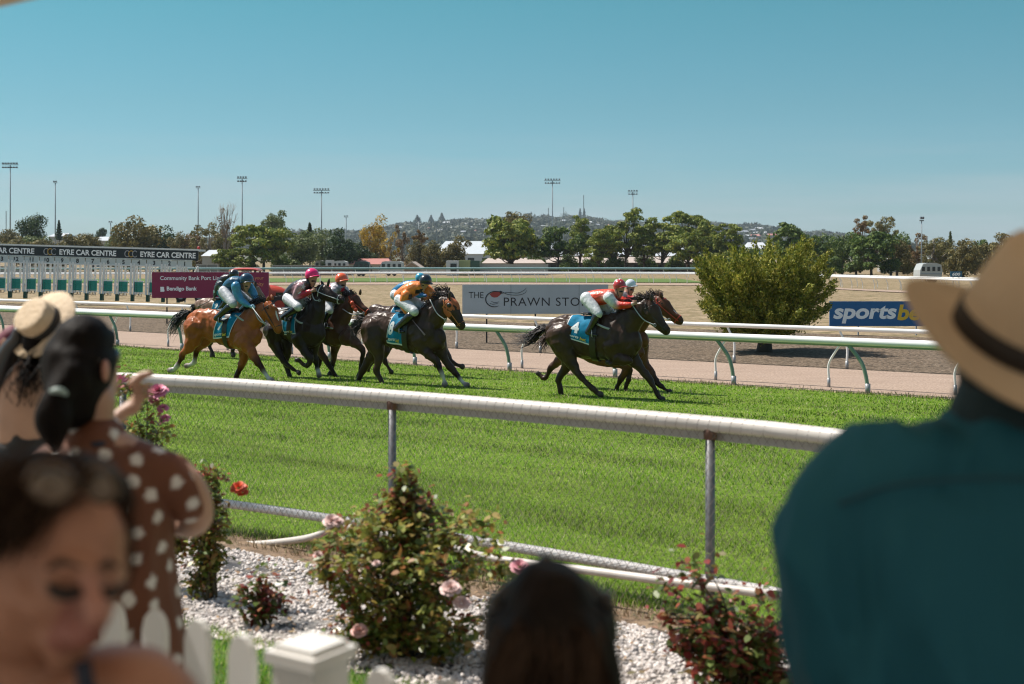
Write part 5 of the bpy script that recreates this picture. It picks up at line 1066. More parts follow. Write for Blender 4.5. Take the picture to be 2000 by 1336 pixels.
# --- orange capped
f = Fr(655, 735, HD + 2, c2)
horse('brown racehorse with orange cheek rollers in the middle of the field', f, (.095, .040, .021),
  [(240, 640, 60), (290, 640, 110), (390, 660, 135), (490, 680, 148), (580, 700, 158), (670, 730, 160), (750, 740, 125), (790, 735, 80)],
  [(680, 640, 135), (745, 555, 108), (795, 470, 82), (835, 415, 66)], [(835, 392, 60), (875, 425, 68), (930, 475, 50), (980, 520, 37), (1010, 545, 33), (1018, 556, 26)],
  [([(780, 790, 90), (870, 850, 52), (930, 905, 36), (958, 965, 27), (938, 1060, 16), (925, 1130, 17), (918, 1160, 14), (908, 1195, 20)], -.14, ''),
   ([(680, 800, 90), (660, 920, 42), (650, 1010, 28), (636, 1090, 24), (622, 1140, 17), (612, 1190, 28)], .12, ''),
   ([(400, 740, 110), (480, 880, 56), (545, 1000, 34), (590, 1070, 24), (640, 1150, 16), (668, 1195, 16), (692, 1222, 20)], -.13, ''),
   ([(380, 740, 110), (410, 880, 56), (440, 980, 34), (500, 1030, 26), (490, 1100, 16), (470, 1120, 20)], .12, '')],
  [(860, 345, 818, 300, .07), (925, 350, 932, 292, -.07)], [(250, 600), (200, 640), (180, 700)], headgear=('balls', (.62, .08, .03), [(843, 438), (857, 474), (880, 507)]), rein=((745, 500), (960, 545)), saddle=(600, 560), breast=[(570, 680), (650, 700), (700, 705)], seed=8)
jockey('jockey in grey and red silks and a bright orange cap', f,
  [(560, 350, 58), (620, 310, 72), (680, 290, 72), (725, 280, 56)], [(640, 320, 46), (600, 400, 38), (580, 450, 30), (600, 490, 22)], [(760, 300, 46), (800, 370, 36), (780, 440, 28), (740, 470, 20)],
  (738, 268, 42), (733, 188, 66), [(560, 400, 58), (590, 470, 50), (610, 520, 40)], [(600, 540, 36), (560, 610, 28), (530, 660, 24)], (.30, .29, .32), sleeve=(.45, .42, .44), cap=(.80, .12, .03), deco=('star', (.5, .02, .05), [(590, 250, 34, -.2), (790, 320, 40, -.1), (800, 350, 34, -.1)]))
# --- pink capped
f = Fr(610, 740, HD + 4, c2)
horse('near black racehorse tossing its head high with silver bridle', f, (.027, .014, .009),
  [(-60, 640, 60), (-10, 640, 105), (80, 655, 135), (180, 670, 155), (280, 690, 172), (370, 720, 180), (450, 740, 158), (510, 740, 100)],
  [(400, 640, 160), (450, 540, 125), (480, 450, 92), (500, 370, 70)], [(500, 320, 68), (560, 330, 74), (620, 365, 58), (680, 395, 44), (725, 405, 40), (742, 410, 31)],
  [([(300, 800, 110), (340, 920, 52), (410, 1025, 36), (375, 1090, 20), (330, 1075, 20), (290, 1040, 17), (262, 1030, 22)], -.15, ''),
   ([(430, 840, 100), (440, 950, 44), (462, 1050, 28), (478, 1110, 19), (488, 1150, 18), (497, 1195, 25)], .13, 'W'),
   ([(20, 720, 120), (40, 870, 66), (90, 980, 38), (145, 1060, 28), (195, 1105, 19), (235, 1135, 19), (262, 1150, 16), (292, 1168, 24)], -.14, ''),
   ([(100, 740, 120), (150, 900, 66), (160, 1000, 38), (150, 1070, 29), (175, 1150, 20), (192, 1205, 20), (198, 1228, 17), (206, 1250, 22)], .12, '')],
  [(545, 260, 520, 205, .06), (590, 260, 605, 180, -.06)], [(-60, 600), (-110, 640), (-130, 700)], headgear=('bridle', (.5, .5, .52)), rein=((420, 330), (500, 410)), cloth=[(90, 570), (230, 540), (250, 760), (110, 770)], saddle=(250, 560), breast=[(240, 590), (320, 640), (430, 665)], seed=9)
jockey('jockey in black white and red starred silks and a bright pink cap', f,
  [(190, 350, 64), (260, 290, 76), (330, 255, 74), (390, 230, 58)], [(300, 270, 48), (262, 365, 40), (330, 350, 34), (390, 325, 28), (422, 312, 20)], [(400, 270, 44), (430, 320, 36), (440, 340, 28), (450, 330, 20)],
  (432, 225, 42), (425, 145, 72), [(175, 390, 66), (230, 440, 58), (280, 480, 48)], [(250, 505, 44), (180, 550, 34), (120, 590, 30)], (.025, .02, .03), sleeve=(.55, .30, .33), cuff=(.52, .03, .05), cap=(.80, .012, .15), deco=('star', (.65, .62, .64), [(352, 262, 40, -.2), (300, 330, 30, -.2)]))
# --- bay in front left
f = Fr(478, 743, HD, cb_)
horse('bright bay racehorse with white socks nearest the fence on the left', f, BAY,
  [(320, 470, 60), (360, 470, 130), (450, 480, 190), (580, 490, 210), (740, 530, 215), (890, 565, 232), (1010, 590, 245), (1110, 610, 225), (1190, 620, 160), (1225, 610, 90)],
  [(1080, 500, 185), (1170, 420, 155), (1250, 345, 128), (1310, 290, 104)], [(1340, 262, 92), (1385, 320, 112), (1430, 410, 88), (1470, 490, 66), (1488, 545, 58), (1480, 575, 46)],
  [([(1040, 680, 160), (1095, 780, 88), (1165, 890, 60), (1228, 990, 42), (1290, 1080, 28), (1335, 1150, 29), (1370, 1200, 24), (1415, 1235, 34)], -.17, 'W'),
   ([(1060, 760, 140), (1050, 900, 64), (1012, 1020, 46), (980, 1090, 36), (955, 1150, 28), (935, 1200, 29), (925, 1225, 30)], .14, ''),
   ([(420, 520, 180), (390, 680, 118), (330, 790, 74), (262, 860, 46), (238, 910, 40), (205, 980, 27), (165, 1045, 28), (130, 1080, 24), (80, 1090, 36)], -.17, 'W'),
   ([(560, 600, 150), (520, 710, 88), (460, 780, 52), (425, 835, 38), (412, 910, 27), (398, 980, 28), (360, 1012, 23), (300, 1030, 36)], .14, 'W')],
  [(1420, 165, 1400, 100, .08), (1350, 185, 1370, 120, -.10)], [(330, 330), (260, 360), (190, 420), (130, 520), (60, 620)], cloth=[(720, 310), (960, 320), (850, 660), (605, 680)], number='7', headgear=('bridle', (.03, .02, .02)), rein=((1170, 280), (1330, 490)), saddle=(880, 380), breast=[(930, 370), (1040, 440), (1130, 480)], seed=10, blaze=([(1440, 235), (1465, 320), (1490, 400), (1505, 470)], [.8, 1.0, .8, .6]))
fj = Fr(478, 743, HD, c4)
jockey('jockey in satin teal blue silks and cap with light gloves on the bright bay', fj,
  [(640, 560, 105), (730, 480, 135), (820, 430, 140), (890, 410, 105)], [(830, 500, 92), (860, 650, 84), (920, 760, 74), (1030, 860, 56), (1120, 905, 40)], [(1100, 520, 90), (1180, 640, 74), (1230, 760, 58), (1230, 850, 40)],
  (1035, 535, 78), (1045, 375, 135), [(600, 610, 128), (690, 740, 112), (770, 860, 90)], [(700, 920, 84), (560, 1040, 66), (430, 1150, 56)], (.012, .09, .17), sleeve=(.06, .26, .45), cap=(.008, .045, .085), glove=(.28, .48, .60), whip=((1160, 930), (1400, 1250), (.4, .4, .4)), pants=(.50, .52, .56))
f = Fr(462, 701, HD, cb_)
horse('dusty brown racehorse on the far side of the bright bay', f, GRB,
  [(420, 260, 40), (460, 250, 85), (560, 275, 130), (680, 310, 150), (800, 340, 165), (900, 360, 175), (1000, 370, 165), (1070, 360, 110)],
  [(980, 260, 125), (1060, 170, 105), (1130, 90, 88), (1170, 40, 70)], [(1165, 30, 62), (1215, 75, 72), (1260, 130, 55), (1295, 180, 42), (1310, 200, 34)],
  [([(960, 460, 100), (940, 600, 48), (920, 720, 32), (905, 800, 24), (895, 850, 20), (905, 895, 30)], -.13, ''),
   ([(1000, 460, 100), (1080, 620, 48), (1130, 780, 32), (1160, 900, 24), (1165, 960, 20), (1120, 1020, 32)], .12, ''),
   ([(540, 420, 110), (600, 580, 62), (620, 700, 38), (600, 770, 28), (620, 830, 20), (632, 870, 22), (632, 905, 30)], -.13, ''),
   ([(500, 420, 110), (520, 560, 60), (480, 660, 36), (440, 700, 26), (430, 760, 20), (420, 790, 20)], .12, '')],
  [(1180, -5, 1175, -55, -.06)], [(430, 240), (390, 280), (370, 340)], cloth=[(620, 190), (760, 170), (780, 330), (600, 330)], number='9', saddle=(800, 200), seed=12)
fj = Fr(462, 701, HD, c4)
jockey('jockey in black and white checked silks and black cap behind the teal rider', fj,
  [(500, 560, 85), (540, 450, 98), (620, 360, 98), (690, 330, 76)], [(500, 470, 66), (450, 560, 56), (420, 650, 46), (395, 730, 32)], [(700, 370, 60), (740, 450, 50), (780, 520, 42), (820, 560, 30)],
  (760, 330, 62), (790, 262, 96), [(520, 620, 88), (590, 720, 76), (640, 800, 62)], [(620, 820, 56), (560, 900, 46), (500, 960, 40)], (.03, .025, .035), sleeve=(.05, .06, .08), cap=(.015, .013, .015), deco=('check', (.45, .55, .60), [(450, 440, 40, -.2), (500, 500, 40, -.2), (440, 520, 38, -.2), (420, 610, 34, -.2), (520, 390, 38, -.2), (470, 590, 34, -.2)]), whip=((380, 760), (60, 920), (.1, .08, .07)), pants=(.02, .22, .33))
# ---------------------------------------------------------------- people near the camera
class Pl:
    def __init__(s, label, px, d, name='person', cat='person'):
        x = (px - 1000) * d / F; s.d = d; s.o = Vector((x, d, gz(x, d))); s.root = thing(name, label, cat, s.o); s.m = F / d
    def p(s, px, py, dy=0.0):
        d = s.d + dy; return ((px - 1000) * d / F - s.o.x, dy, CZ - (py - HOR) * d / F - s.o.z)
    def L(s, pts, col=None):
        """rows px,py,half width px,depth radius m,depth offset m[,colour]"""
        out = []
        for q in pts:
            x, y, z = s.p(q[0], q[1], q[4] if len(q) > 4 else 0); r = q[2] / s.m; ra = q[3] if q[3] else r; c = q[5] if len(q) > 5 else col
            out.append((x, y, z, ra, r, c) if c is not None else (x, y, z, ra, r))
        return out
SK1 = (.42, .22, .145); SK2 = (.40, .24, .17); SK3 = (.45, .27, .18)
def skinm(): return mat('skin', SK1, .5, attr='col', var=.10, scale=14)
def hairm(name, c, **k): return mat(name, c, .65, spec=.12, var=.5, scale=26, stretch=(1, 1, .12), bump=.35, bscale=40, **k)
def hand(pl, px, py, dy, dirv, side, col, size=1.0, curl=.9, name='fingers'):
    """five fingers as skinned chains leaving the palm end at px,py"""
    c = Vector(pl.p(px, py, dy)); d_ = Vector(dirv).normalized(); up = Vector((0, 0, 1)); s_ = d_.cross(Vector((0, 1, 0)) if abs(d_.y) < .8 else up).normalized(); nn = d_.cross(s_).normalized(); mb = MB()
    for k in range(4):
        o = c + s_ * (.033 - .022 * k) * size; L1 = (.040, .045, .042, .033)[k] * size
        p1 = o + d_ * L1; p2 = p1 + (d_ * math.cos(curl) + nn * math.sin(curl)) * L1 * .7; p3 = p2 + (d_ * math.cos(curl * 1.9) + nn * math.sin(curl * 1.9)) * L1 * .55
        mb.tube([o - d_ * .02, o, p1, p2, p3], [.010, .0098 * size, .009 * size, .0082 * size, .006 * size], 10, sub=3)
    o = c - d_ * .05 * size + s_ * .038 * size; mb.tube([o, o + d_ * .03 + s_ * .022, o + d_ * .058 + s_ * .026 + nn * .014], [.013, .0115, .008], 10, sub=3)
    return mb.build(name, mat('finger_skin', col, .5), pl.root, smooth=True)

# man in hat, right foreground (back to us)
man = Pl('man seen from behind in a dark teal shirt and tan hat filling the right edge', 1950, 1.82)
SHC = (.017, .098, .140)
bodyl = [man.L([(1975, 760, 90, .08), (1985, 700, 92, .08), (1992, 650, 80, .07)], (.05, .03, .02)), man.L([(1960, 900, 92, .075), (1962, 800, 84, .07), (1965, 720, 90, .075)], SK1),
  man.L([(1950, 2300, 200, .12), (1940, 1700, 300, .14), (1945, 1200, 290, .12), (1955, 1030, 240, .10)], SHC), man.L([(1730, 1000, 60, .05), (1640, 1180, 55, .05), (1634, 1290, 48, .045, -.01), (1700, 1480, 46, .04, .12), (1800, 1560, 40, .04, .2)], SK1), man.L([(2190, 1000, 60, .05), (2280, 1200, 70, .055), (2290, 1500, 60, .05)], SK1),
  man.L([(1830, 2300, 110, .09), (1840, 2800, 80, .07), (1840, 3050, 60, .06)], (.03, .03, .04)), man.L([(2050, 2300, 110, .09), (2040, 2800, 80, .07), (2040, 3050, 60, .06)], (.03, .03, .04))]
organic('body', bodyl, skinm(), man.root, vox=.012, it=3, col=SK1)
shirt = [man.L([(1945, 1900, 330, .155), (1945, 1500, 345, .165), (1945, 1200, 350, .17), (1950, 1030, 335, .15), (1957, 955, 205, .12), (1960, 890, 118, .095)]),
  man.L([(1870, 920, 80, .085), (1765, 920, 100, .085), (1672, 992, 106, .085), (1632, 1100, 98, .08), (1614, 1210, 84, .075), (1640, 1310, 82, .07, -.01), (1668, 1400, 70, .06, .05)]),
  man.L([(2050, 900, 85, .085), (2150, 915, 105, .085), (2240, 985, 105, .085), (2290, 1100, 100, .08), (2310, 1210, 88, .075)])]
M_shirt = bpy.data.materials.new('teal_shirt'); M_shirt.use_nodes = True
_t = M_shirt.node_tree; _b = _t.nodes['Principled BSDF']; _b.inputs['Base Color'].default_value = (*SHC, 1); _b.inputs['Roughness'].default_value = .8; _b.inputs['Specular IOR Level'].default_value = .15
so_ = organic('shirt', shirt, M_shirt, man.root, vox=.009, it=6)
folds(so_, .016, 8, .14)
def drape(o, amp, kx, ztop):
    me = o.data; n = len(me.vertices); co = np.zeros(n * 3, np.float32); me.vertices.foreach_get('co', co); co = co.reshape(-1, 3); nr = np.zeros(n * 3, np.float32); me.vertex_normals.foreach_get('vector', nr); nr = nr.reshape(-1, 3)
    zz = co[:, 2]; wob = np.array([mnoise.noise((float(c[0]) * 3, float(c[1]) * 3, float(c[2]) * 1.6)) for c in co])
    ph = co[:, 0] * kx + 4.5 * wob + (ztop - zz) * 2.2 * np.sign(co[:, 0]); rd = 1 - np.abs(np.sin(ph)) * 1.6
    co += nr * (amp * rd * np.clip((ztop - zz) / .22, 0, 1))[:, None].astype(np.float32); me.vertices.foreach_set('co', co.ravel()); me.update()
drape(so_, .018, 13, man.p(1950, 880, 0)[2])
MB().tube([Vector(man.p(a, b, c)) for a, b, c in ((1640, 985, -.075), (1740, 950, -.118), (1850, 938, -.138), (1950, 934, -.146), (2060, 940, -.138))], .0035, 6, sub=5).build('yoke_seam', mat('shirt_seam', (.006, .055, .085), .9), man.root, smooth=True); folds(so_, .006, 19, .3)
cb2 = man.L([(1960, 862, 112, .088), (1963, 800, 106, .084)]); organic('collar', [cb2], mat('collar_shade', (.004, .022, .03), .8), man.root, vox=.009, it=2)  # collar coloured darker than the shirt to stand for shade under the hat
organic('hair', [man.L([(1972, 790, 92, .08), (1978, 730, 104, .09), (1986, 690, 104, .09)])], hairm('man_hair', (.012, .008, .006)), man.root, vox=.01, it=3)
# hat
hat = thing('straw_hat', 'tan wide brimmed hat with dark band worn by the man on the right', 'hat', man.root.location + Vector(man.p(1980, 672, 0)))
aR = math.radians(15); tilt = math.radians(25)
MH = Matrix.Rotation(aR, 4, 'Y') @ Matrix.Rotation(tilt, 4, 'X')
M_hat = mat('hat_felt', (.53, .41, .29), .9, spec=.1, var=.15, scale=7, bump=.25, bscale=90)
hb = MB(); br = []
segs = 48
prof = [(.088, .012), (.092, .004), (.10, 0), (.12, -.004), (.145, -.004), (.163, .002), (.168, .006), (.163, .004), (.145, -.010), (.12, -.010), (.09, -.008)]
vs = []
for r_, z in prof:
    for j in range(segs):
        a = 2 * math.pi * j / segs; up = .016 * (abs(math.cos(a)) ** 2) * max(0, (r_ - .1) / .068) - .012 * max(0, (r_ - .1) / .068) * (abs(math.sin(a)) ** 2)
        vs.append(MH @ Vector((r_ * math.cos(a) * .99, r_ * math.sin(a) * 1.12, z + up)))
hb.add(vs, [(i*segs+j, i*segs+(j+1)%segs, (i+1)*segs+(j+1)%segs, (i+1)*segs+j) for i in range(len(prof)-1) for j in range(segs)])
hb.build('brim', M_hat, hat.id_data if False else hat, smooth=True)
cbm = MB(); vs = []; pr = [(.092, .0), (.090, .035), (.087, .07), (.082, .11), (.074, .138), (.062, .152), (.044, .150), (.02, .135), (.001, .127)]
for r_, z in pr:
    for j in range(segs):
        a = 2 * math.pi * j / segs; x, y = r_ * math.cos(a) * .96, r_ * math.sin(a) * 1.12
        pin = 1 - .22 * math.exp(-((z - .12) / .045) ** 2) * max(0, math.sin(a)) * (abs(math.cos(a)) ** .5)
        dz = -.016 * math.exp(-(x / .022) ** 2) * max(0, (z - .10) / .04)
        vs.append(MH @ Vector((x * pin, y, z + dz)))
cbm.add(vs, [(i*segs+j, i*segs+(j+1)%segs, (i+1)*segs+(j+1)%segs, (i+1)*segs+j) for i in range(len(pr)-1) for j in range(segs)]); cbm.build('crown', M_hat, hat, smooth=True)
bd = MB(); bd.lathe([(.0915, .004), (.0945, .006), (.0932, .036), (.0895, .037)], segs, M=MH @ Matrix.Diagonal((.965, 1.125, 1, 1))); bd.build('hat_band', mat('band_black', (.012, .009, .008), .7), hat, smooth=True)

# woman in brown polka dot dress
pw = Pl('woman with dark ponytail in a brown dress with white polka dots', 180, 3.05)
DR = (.125, .040, .016)
bl = [pw.L([(165, 760, 44, .07, .03), (162, 720, 50, .08, .03), (165, 680, 48, .075, .03)], SK2), pw.L([(198, 790, 22, .04, .04), (196, 750, 26, .05, .04), (200, 700, 22, .06, .04)], SK2),  # face side
  pw.L([(185, 900, 42, .05), (188, 830, 34, .045), (190, 780, 36, .05)], SK2), pw.L([(215, 715, 12, .03, .05), (222, 735, 9, .02, .08), (218, 760, 12, .03, .06)], SK2),
  pw.L([(205, 1500, 90, .09), (200, 1250, 110, .10), (195, 1050, 120, .11), (190, 900, 110, .085)], DR),
  pw.L([(330, 920, 40, .04), (372, 960, 36, .036), (388, 1010, 30, .034, .03), (362, 1028, 24, .032, .10), (322, 1010, 24, .03, .12)], SK2), pw.L([(175, 862, 20, .028, .20), (212, 832, 19, .026, .25), (245, 802, 15, .022, .29), (262, 788, 13, .018, .30)], SK2),
  pw.L([(70, 920, 36, .04), (40, 990, 34, .036), (30, 1060, 28, .034)], SK2),
  pw.L([(170, 1500, 50, .06), (170, 1800, 36, .045), (170, 1880, 24, .03)], SK2), pw.L([(245, 1500, 50, .06), (245, 1800, 36, .045), (245, 1880, 24, .03)], SK2),
  pw.L([(262, 800, 13, .020, .29), (267, 784, 16, .015, .30), (272, 772, 15, .013, .30)], SK2)]
organic('body', bl, skinm(), pw.root, vox=.009, it=3, col=SK2)
hand(pw, 276, 766, .30, (.7, .25, .1), 1, SK2, .5, 1.2)
dl = [pw.L([(215, 1560, 190, .20), (208, 1340, 168, .17), (200, 1180, 148, .14), (196, 1080, 140, .13), (190, 960, 150, .125), (188, 900, 118, .10), (190, 862, 60, .075)]),
  pw.L([(240, 905, 42, .07), (300, 915, 46, .06), (345, 950, 46, .056), (372, 985, 36, .05, .01)]), pw.L([(130, 905, 42, .07), (80, 925, 44, .06), (50, 965, 44, .055), (36, 1010, 42, .05)])]
dr = organic('dress', dl, mat('polka_dress', DR, .7, attr='col', var=.12, scale=8), pw.root, vox=.0085, it=4, col=DR)
folds(dr, .008, 9, .25)
r = np.random.RandomState(21); pts = []; vv = [v.co.copy() for v in dr.data.vertices]; order = r.permutation(len(vv))
pa = np.zeros((0, 3)); vn = np.array([tuple(q) for q in vv])
for i in order[:9000]:
    if len(pa) == 0 or ((pa - vn[i]) ** 2).sum(1).min() > .053 ** 2: pa = np.vstack([pa, vn[i]])
pts = [Vector(q) for q in pa]
kd = KDTree(len(pts)); [kd.insert(q, i) for i, q in enumerate(pts)]; kd.balance(); a = dr.data.color_attributes['col']
ca = np.ones((len(vv), 4), np.float32)
for i, q in enumerate(vv):
    dd = kd.find(q)[2]; ca[i, :3] = (.62, .60, .58) if dd < .0152 else DR
a.data.foreach_set('color', ca.ravel())
HW = hairm('dark_hair', (.005, .003, .0025))
organic('hair', [pw.L([(150, 800, 44, .07, -.03), (150, 745, 64, .10, -.02), (156, 695, 70, .108), (162, 665, 56, .09)]), pw.L([(200, 670, 24, .09, .02), (208, 700, 10, .05, .03)]), pw.L([(140, 740, 40, .06, -.08), (112, 775, 26, .04, -.12), (104, 815, 36, .045, -.13), (106, 850, 26, .035, -.12), (110, 872, 12, .02, -.12)])], HW, pw.root, vox=.010, it=3)
MB().tube([pw.p(112 + 16 * math.cos(t_), 772 + 9 * math.sin(t_), -.125 + .03 * math.sin(t_)) for t_ in np.linspace(0, 6.3, 16)], .008, 8).build('hair_tie', mat('hair_tie', (.25, .33, .32), .3), pw.root, smooth=True)
g = MB(); g.tube([pw.p(192, 705, -.07), pw.p(206, 697, -.02), pw.p(222, 692, .05)], .004, 6); g.ell(Vector(pw.p(224, 697, .07)), (.012, .03, .022)); g.build('sunglasses', mat('sunglass', (.012, .01, .01), .1), pw.root, smooth=True)
e = MB(); e.ell(Vector(pw.p(206, 724, -.05)), (.009, .018, .026)); e.build('ear', mat('ear_skin', (.40, .20, .15), .5), pw.root, smooth=True)
MB().tube([pw.p(163 + 30 * math.cos(t_) + 24, 858 + 10 * math.sin(t_), -.075 * math.sin(t_)) for t_ in np.linspace(0, 6.3, 24)], .008, 8).build('dress_collar', mat('collar', (.012, .014, .03), .6), pw.root, smooth=True)

# woman with boater hat
bw_ = Pl('bare shouldered woman in a black top wearing a straw boater at the left edge', 50, 4.3)
bl = [bw_.L([(80, 690, 32, .07), (82, 660, 34, .08), (84, 630, 30, .07)], SK3), bw_.L([(62, 740, 22, .04), (72, 700, 20, .04)], SK3), bw_.L([(45, 1150, 60, .10), (48, 960, 58, .09), (50, 840, 66, .10), (52, 770, 60, .085), (60, 725, 34, .06)], SK3),
  bw_.L([(22, 745, 26, .05), (8, 790, 20, .045), (-4, 850, 18, .04), (-4, 920, 15, .035), (30, 980, 12, .03, .12)], SK3), bw_.L([(84, 745, 26, .05), (102, 790, 20, .045), (108, 850, 18, .04), (108, 930, 15, .035)], SK3)]
organic('body', bl, skinm(), bw_.root, vox=.010, it=3, col=SK3)
tp = organic('black_top', [bw_.L([(46, 1200, 72, .13), (47, 1000, 66, .105), (50, 905, 66, .105), (50, 862, 66, .103)])], mat('black_top', (.012, .012, .013), .5, var=.3, scale=6), bw_.root, vox=.010, it=3); folds(tp, .008, 12, 1.8)
strands('hair', bw_.root, (bw_.p(60, 690, -.06), bw_.p(95, 690, -.06)), (bw_.p(28, 770, -.12), bw_.p(62, 800, -.13)), (0, -.02, .01), .003, HW, 5, 60, .022, .015)
organic('hair', [bw_.L([(70, 712, 24, .06), (80, 670, 35, .085), (84, 635, 34, .08)])], HW, bw_.root, vox=.012, it=3)
BS = .82
bh = thing('boater_hat', 'cream straw boater with black band on the woman at the left edge', 'hat', bw_.root.location + Vector(bw_.p(88, 636, -.02)))
axb = Vector((-.36, -.66, .50)).normalized(); MBo = axb.to_track_quat('Z', 'Y').to_matrix().to_4x4() @ Matrix.Scale(BS, 4)
M_str = mat('straw', (.60, .46, .30), .7, var=.15, scale=40, bump=.4, bscale=60)
mb = MB(); mb.lathe([(.078, .0), (.155, .004), (.157, .010), (.155, .014), (.078, .010)], 40, M=MBo); mb.build('brim', M_str, bh, smooth=True)
mb = MB(); mb.lathe([(.082, 0), (.080, .085), (.077, .093), (.07, .096), (.05, .0965), (.03, .0965), (.001, .0965)], 40, M=MBo); mb.build('crown', M_str, bh, smooth=True)
mb = MB(); mb.lathe([(.0835, .008), (.0850, .010), (.0838, .042), (.082, .043)], 40, M=MBo); mb.build('hat_band', mat('band', (.012, .012, .012), .6), bh, smooth=True)

# person in maroon with a black bag strap, cut by the left edge
mp_ = Pl('person in a maroon shirt with a black shoulder bag cut off by the left edge', -55, 4.9)
MAR = (.16, .018, .045)
organic('body', [mp_.L([(-50, 1100, 60, .10), (-50, 900, 60, .10), (-50, 740, 66, .1), (-50, 680, 40, .07)], SK1), mp_.L([(-50, 670, 18, .05), (-52, 620, 30, .08), (-52, 590, 26, .07)], SK1), mp_.L([(-40, 730, 30, .06), (-20, 730, 22, .05, -.3), (4, 690, 18, .05, -.5), (24, 658, 13, .04, -.5)], SK1)], skinm(), mp_.root, vox=.013, it=3, col=SK1)
organic('shirt', [mp_.L([(-50, 1000, 66, .12), (-50, 880, 66, .12), (-48, 740, 70, .11), (-50, 690, 46, .08)]), mp_.L([(-24, 735, 34, .07, -.5), (4, 690, 28, .06, -.5), (26, 655, 20, .045, -.5)]), mp_.L([(-20, 770, 26, .05, -.45), (10, 725, 20, .045, -.45), (28, 692, 14, .03, -.45)])], mat('maroon_shirt', MAR, .7, var=.3, scale=10), mp_.root, vox=.012, it=4)
sb = thing('shoulder_bag', 'black leather bag strap hanging at the left picture edge', 'bag', mp_.root.location + Vector(mp_.p(20, 690, -.06)))
mb = MB(); q = [np.array(mp_.p(a, b, -.62)) - np.array(mp_.p(20, 690, -.06)) for a, b in ((36, 640), (34, 665), (18, 690), (4, 730), (-6, 780))]
mb.tube(q, [(.015, .014), (.03, .028), (.035, .034), (.045, .04), (.05, .04)], 12, sub=4); mb.build('strap', mat('bag_leather', (.015, .015, .016), .3, coat=.3), sb, smooth=True)
hr_ = organic('hair', [mp_.L([(-50, 640, 36, .09), (-52, 590, 36, .09)])], HW, mp_.root, vox=.014, it=2)

# near woman at lower left, face turned down to the right
nw = Pl('woman very close at lower left looking down with sunglasses on her dark hair', 100, 1.46)
SKN = (.38, .18, .115); DSK = (.27, .12, .09)
fl_ = [nw.L([(60, 1180, 120, .08, .0), (80, 1100, 150, .09, .01), (80, 1040, 140, .09, .02)], SKN),
  nw.L([(150, 1040, 92, .055, -.035), (152, 1120, 84, .055, -.04), (140, 1200, 72, .05, -.04), (126, 1262, 46, .04, -.05), (122, 1286, 28, .028, -.055)], SKN),
  nw.L([(178, 1128, 17, .014, -.088), (188, 1168, 20, .016, -.100), (194, 1202, 24, .019, -.106)], (.43, .20, .15)), nw.L([(172, 1214, 11, .010, -.09), (210, 1212, 9, .009, -.088)], DSK),
  nw.L([(60, 1150, 42, .035, -.05), (100, 1185, 40, .03, -.065)], SKN), nw.L([(232, 1040, 12, .05, -.02), (230, 1130, 12, .04, -.03)], SKN),
  nw.L([(140, 1238, 13, .010, -.088), (168, 1236, 14, .011, -.094), (192, 1232, 10, .009, -.088)], (.30, .11, .085)), nw.L([(144, 1252, 12, .010, -.084), (168, 1252, 14, .011, -.09), (188, 1246, 9, .009, -.084)], (.31, .12, .09)),
  nw.L([(100, 1110, 20, .010, -.088), (140, 1102, 22, .012, -.092), (206, 1108, 16, .010, -.086)], SKN),
  nw.L([(60, 1180, 90, .06, .02), (70, 1330, 85, .06, .03), (110, 1500, 130, .08, .03)], SKN), nw.L([(130, 1400, 150, .09, .04), (60, 1600, 260, .12, .04), (60, 2000, 240, .11, .04)], SKN),
  nw.L([(200, 1330, 70, .06, .02), (280, 1345, 75, .06, .0), (340, 1420, 72, .055, .0), (370, 1600, 60, .05)], SKN), nw.L([(-80, 1350, 80, .06, .02), (-200, 1420, 76, .06, .0), (-240, 1600, 60, .05)], SKN)]
organic('body', fl_, skinm(), nw.root, vox=.0065, it=3, col=SKN)
strands('loose_hair', nw.root, (nw.p(20, 905, -.06), nw.p(200, 925, -.05)), (nw.p(-60, 1090, -.09), nw.p(40, 1040, -.10)), (0, -.02, .01), .0012, hairm('near_strand', (.05, .028, .018)), 41, 260, .012, .006)
strands('side_hair', nw.root, (nw.p(215, 960, -.03), nw.p(238, 985, .0)), (nw.p(242, 1100, -.02), nw.p(250, 1140, .0)), (0.004, 0, 0), .0011, hairm('near_strand', (.05, .028, .018)), 43, 60, .006, .004)
eb = MB()
for x, y, dy, sx in ((132, 1146, -.092, .023), (214, 1144, -.088, .016)):
    c = Vector(nw.p(x, y, dy)); eb.tube([c + Vector((-sx, .006, .004)), c + Vector((-sx * .4, -.008, -.004)), c + Vector((sx * .4, -.009, -.005)), c + Vector((sx, .003, .001))], [.003, .007, .007, .003], 6, sub=3)
eb.build('lash_socket_shade', mat('lash_socket_shade', (.012, .007, .006), .6), nw.root, smooth=True)  # closed lashes, thickened in near black to carry the shade of the eye sockets
eb = MB()
for pts in (((92, 1112), (122, 1098), (162, 1108)), ((194, 1108), (212, 1100), (230, 1108))):
    eb.tube([nw.p(a, b, -.099) for a, b in pts], [.0025, .0048, .002], 6, sub=4)
eb.build('eyebrow', mat('brow', (.035, .018, .012), .8), nw.root, smooth=True)
hh = organic('hair', [nw.L([(-60, 1200, 70, .08, .03), (-50, 1100, 100, .10, .02), (10, 1015, 125, .11, .03), (100, 985, 100, .095, .01), (180, 985, 58, .07, .0)]), nw.L([(50, 985, 110, .10, .05), (130, 970, 84, .09, .03)]), nw.L([(-30, 1000, 60, .05, -.04), (-10, 1100, 38, .05, -.03), (-20, 1180, 34, .05, -.02)]), nw.L([(212, 960, 34, .06, .02), (238, 995, 14, .05, .02)])], hairm('near_hair', (.020, .011, .008)), nw.root, vox=.008, it=5)
folds(hh, .003, 40, .5)
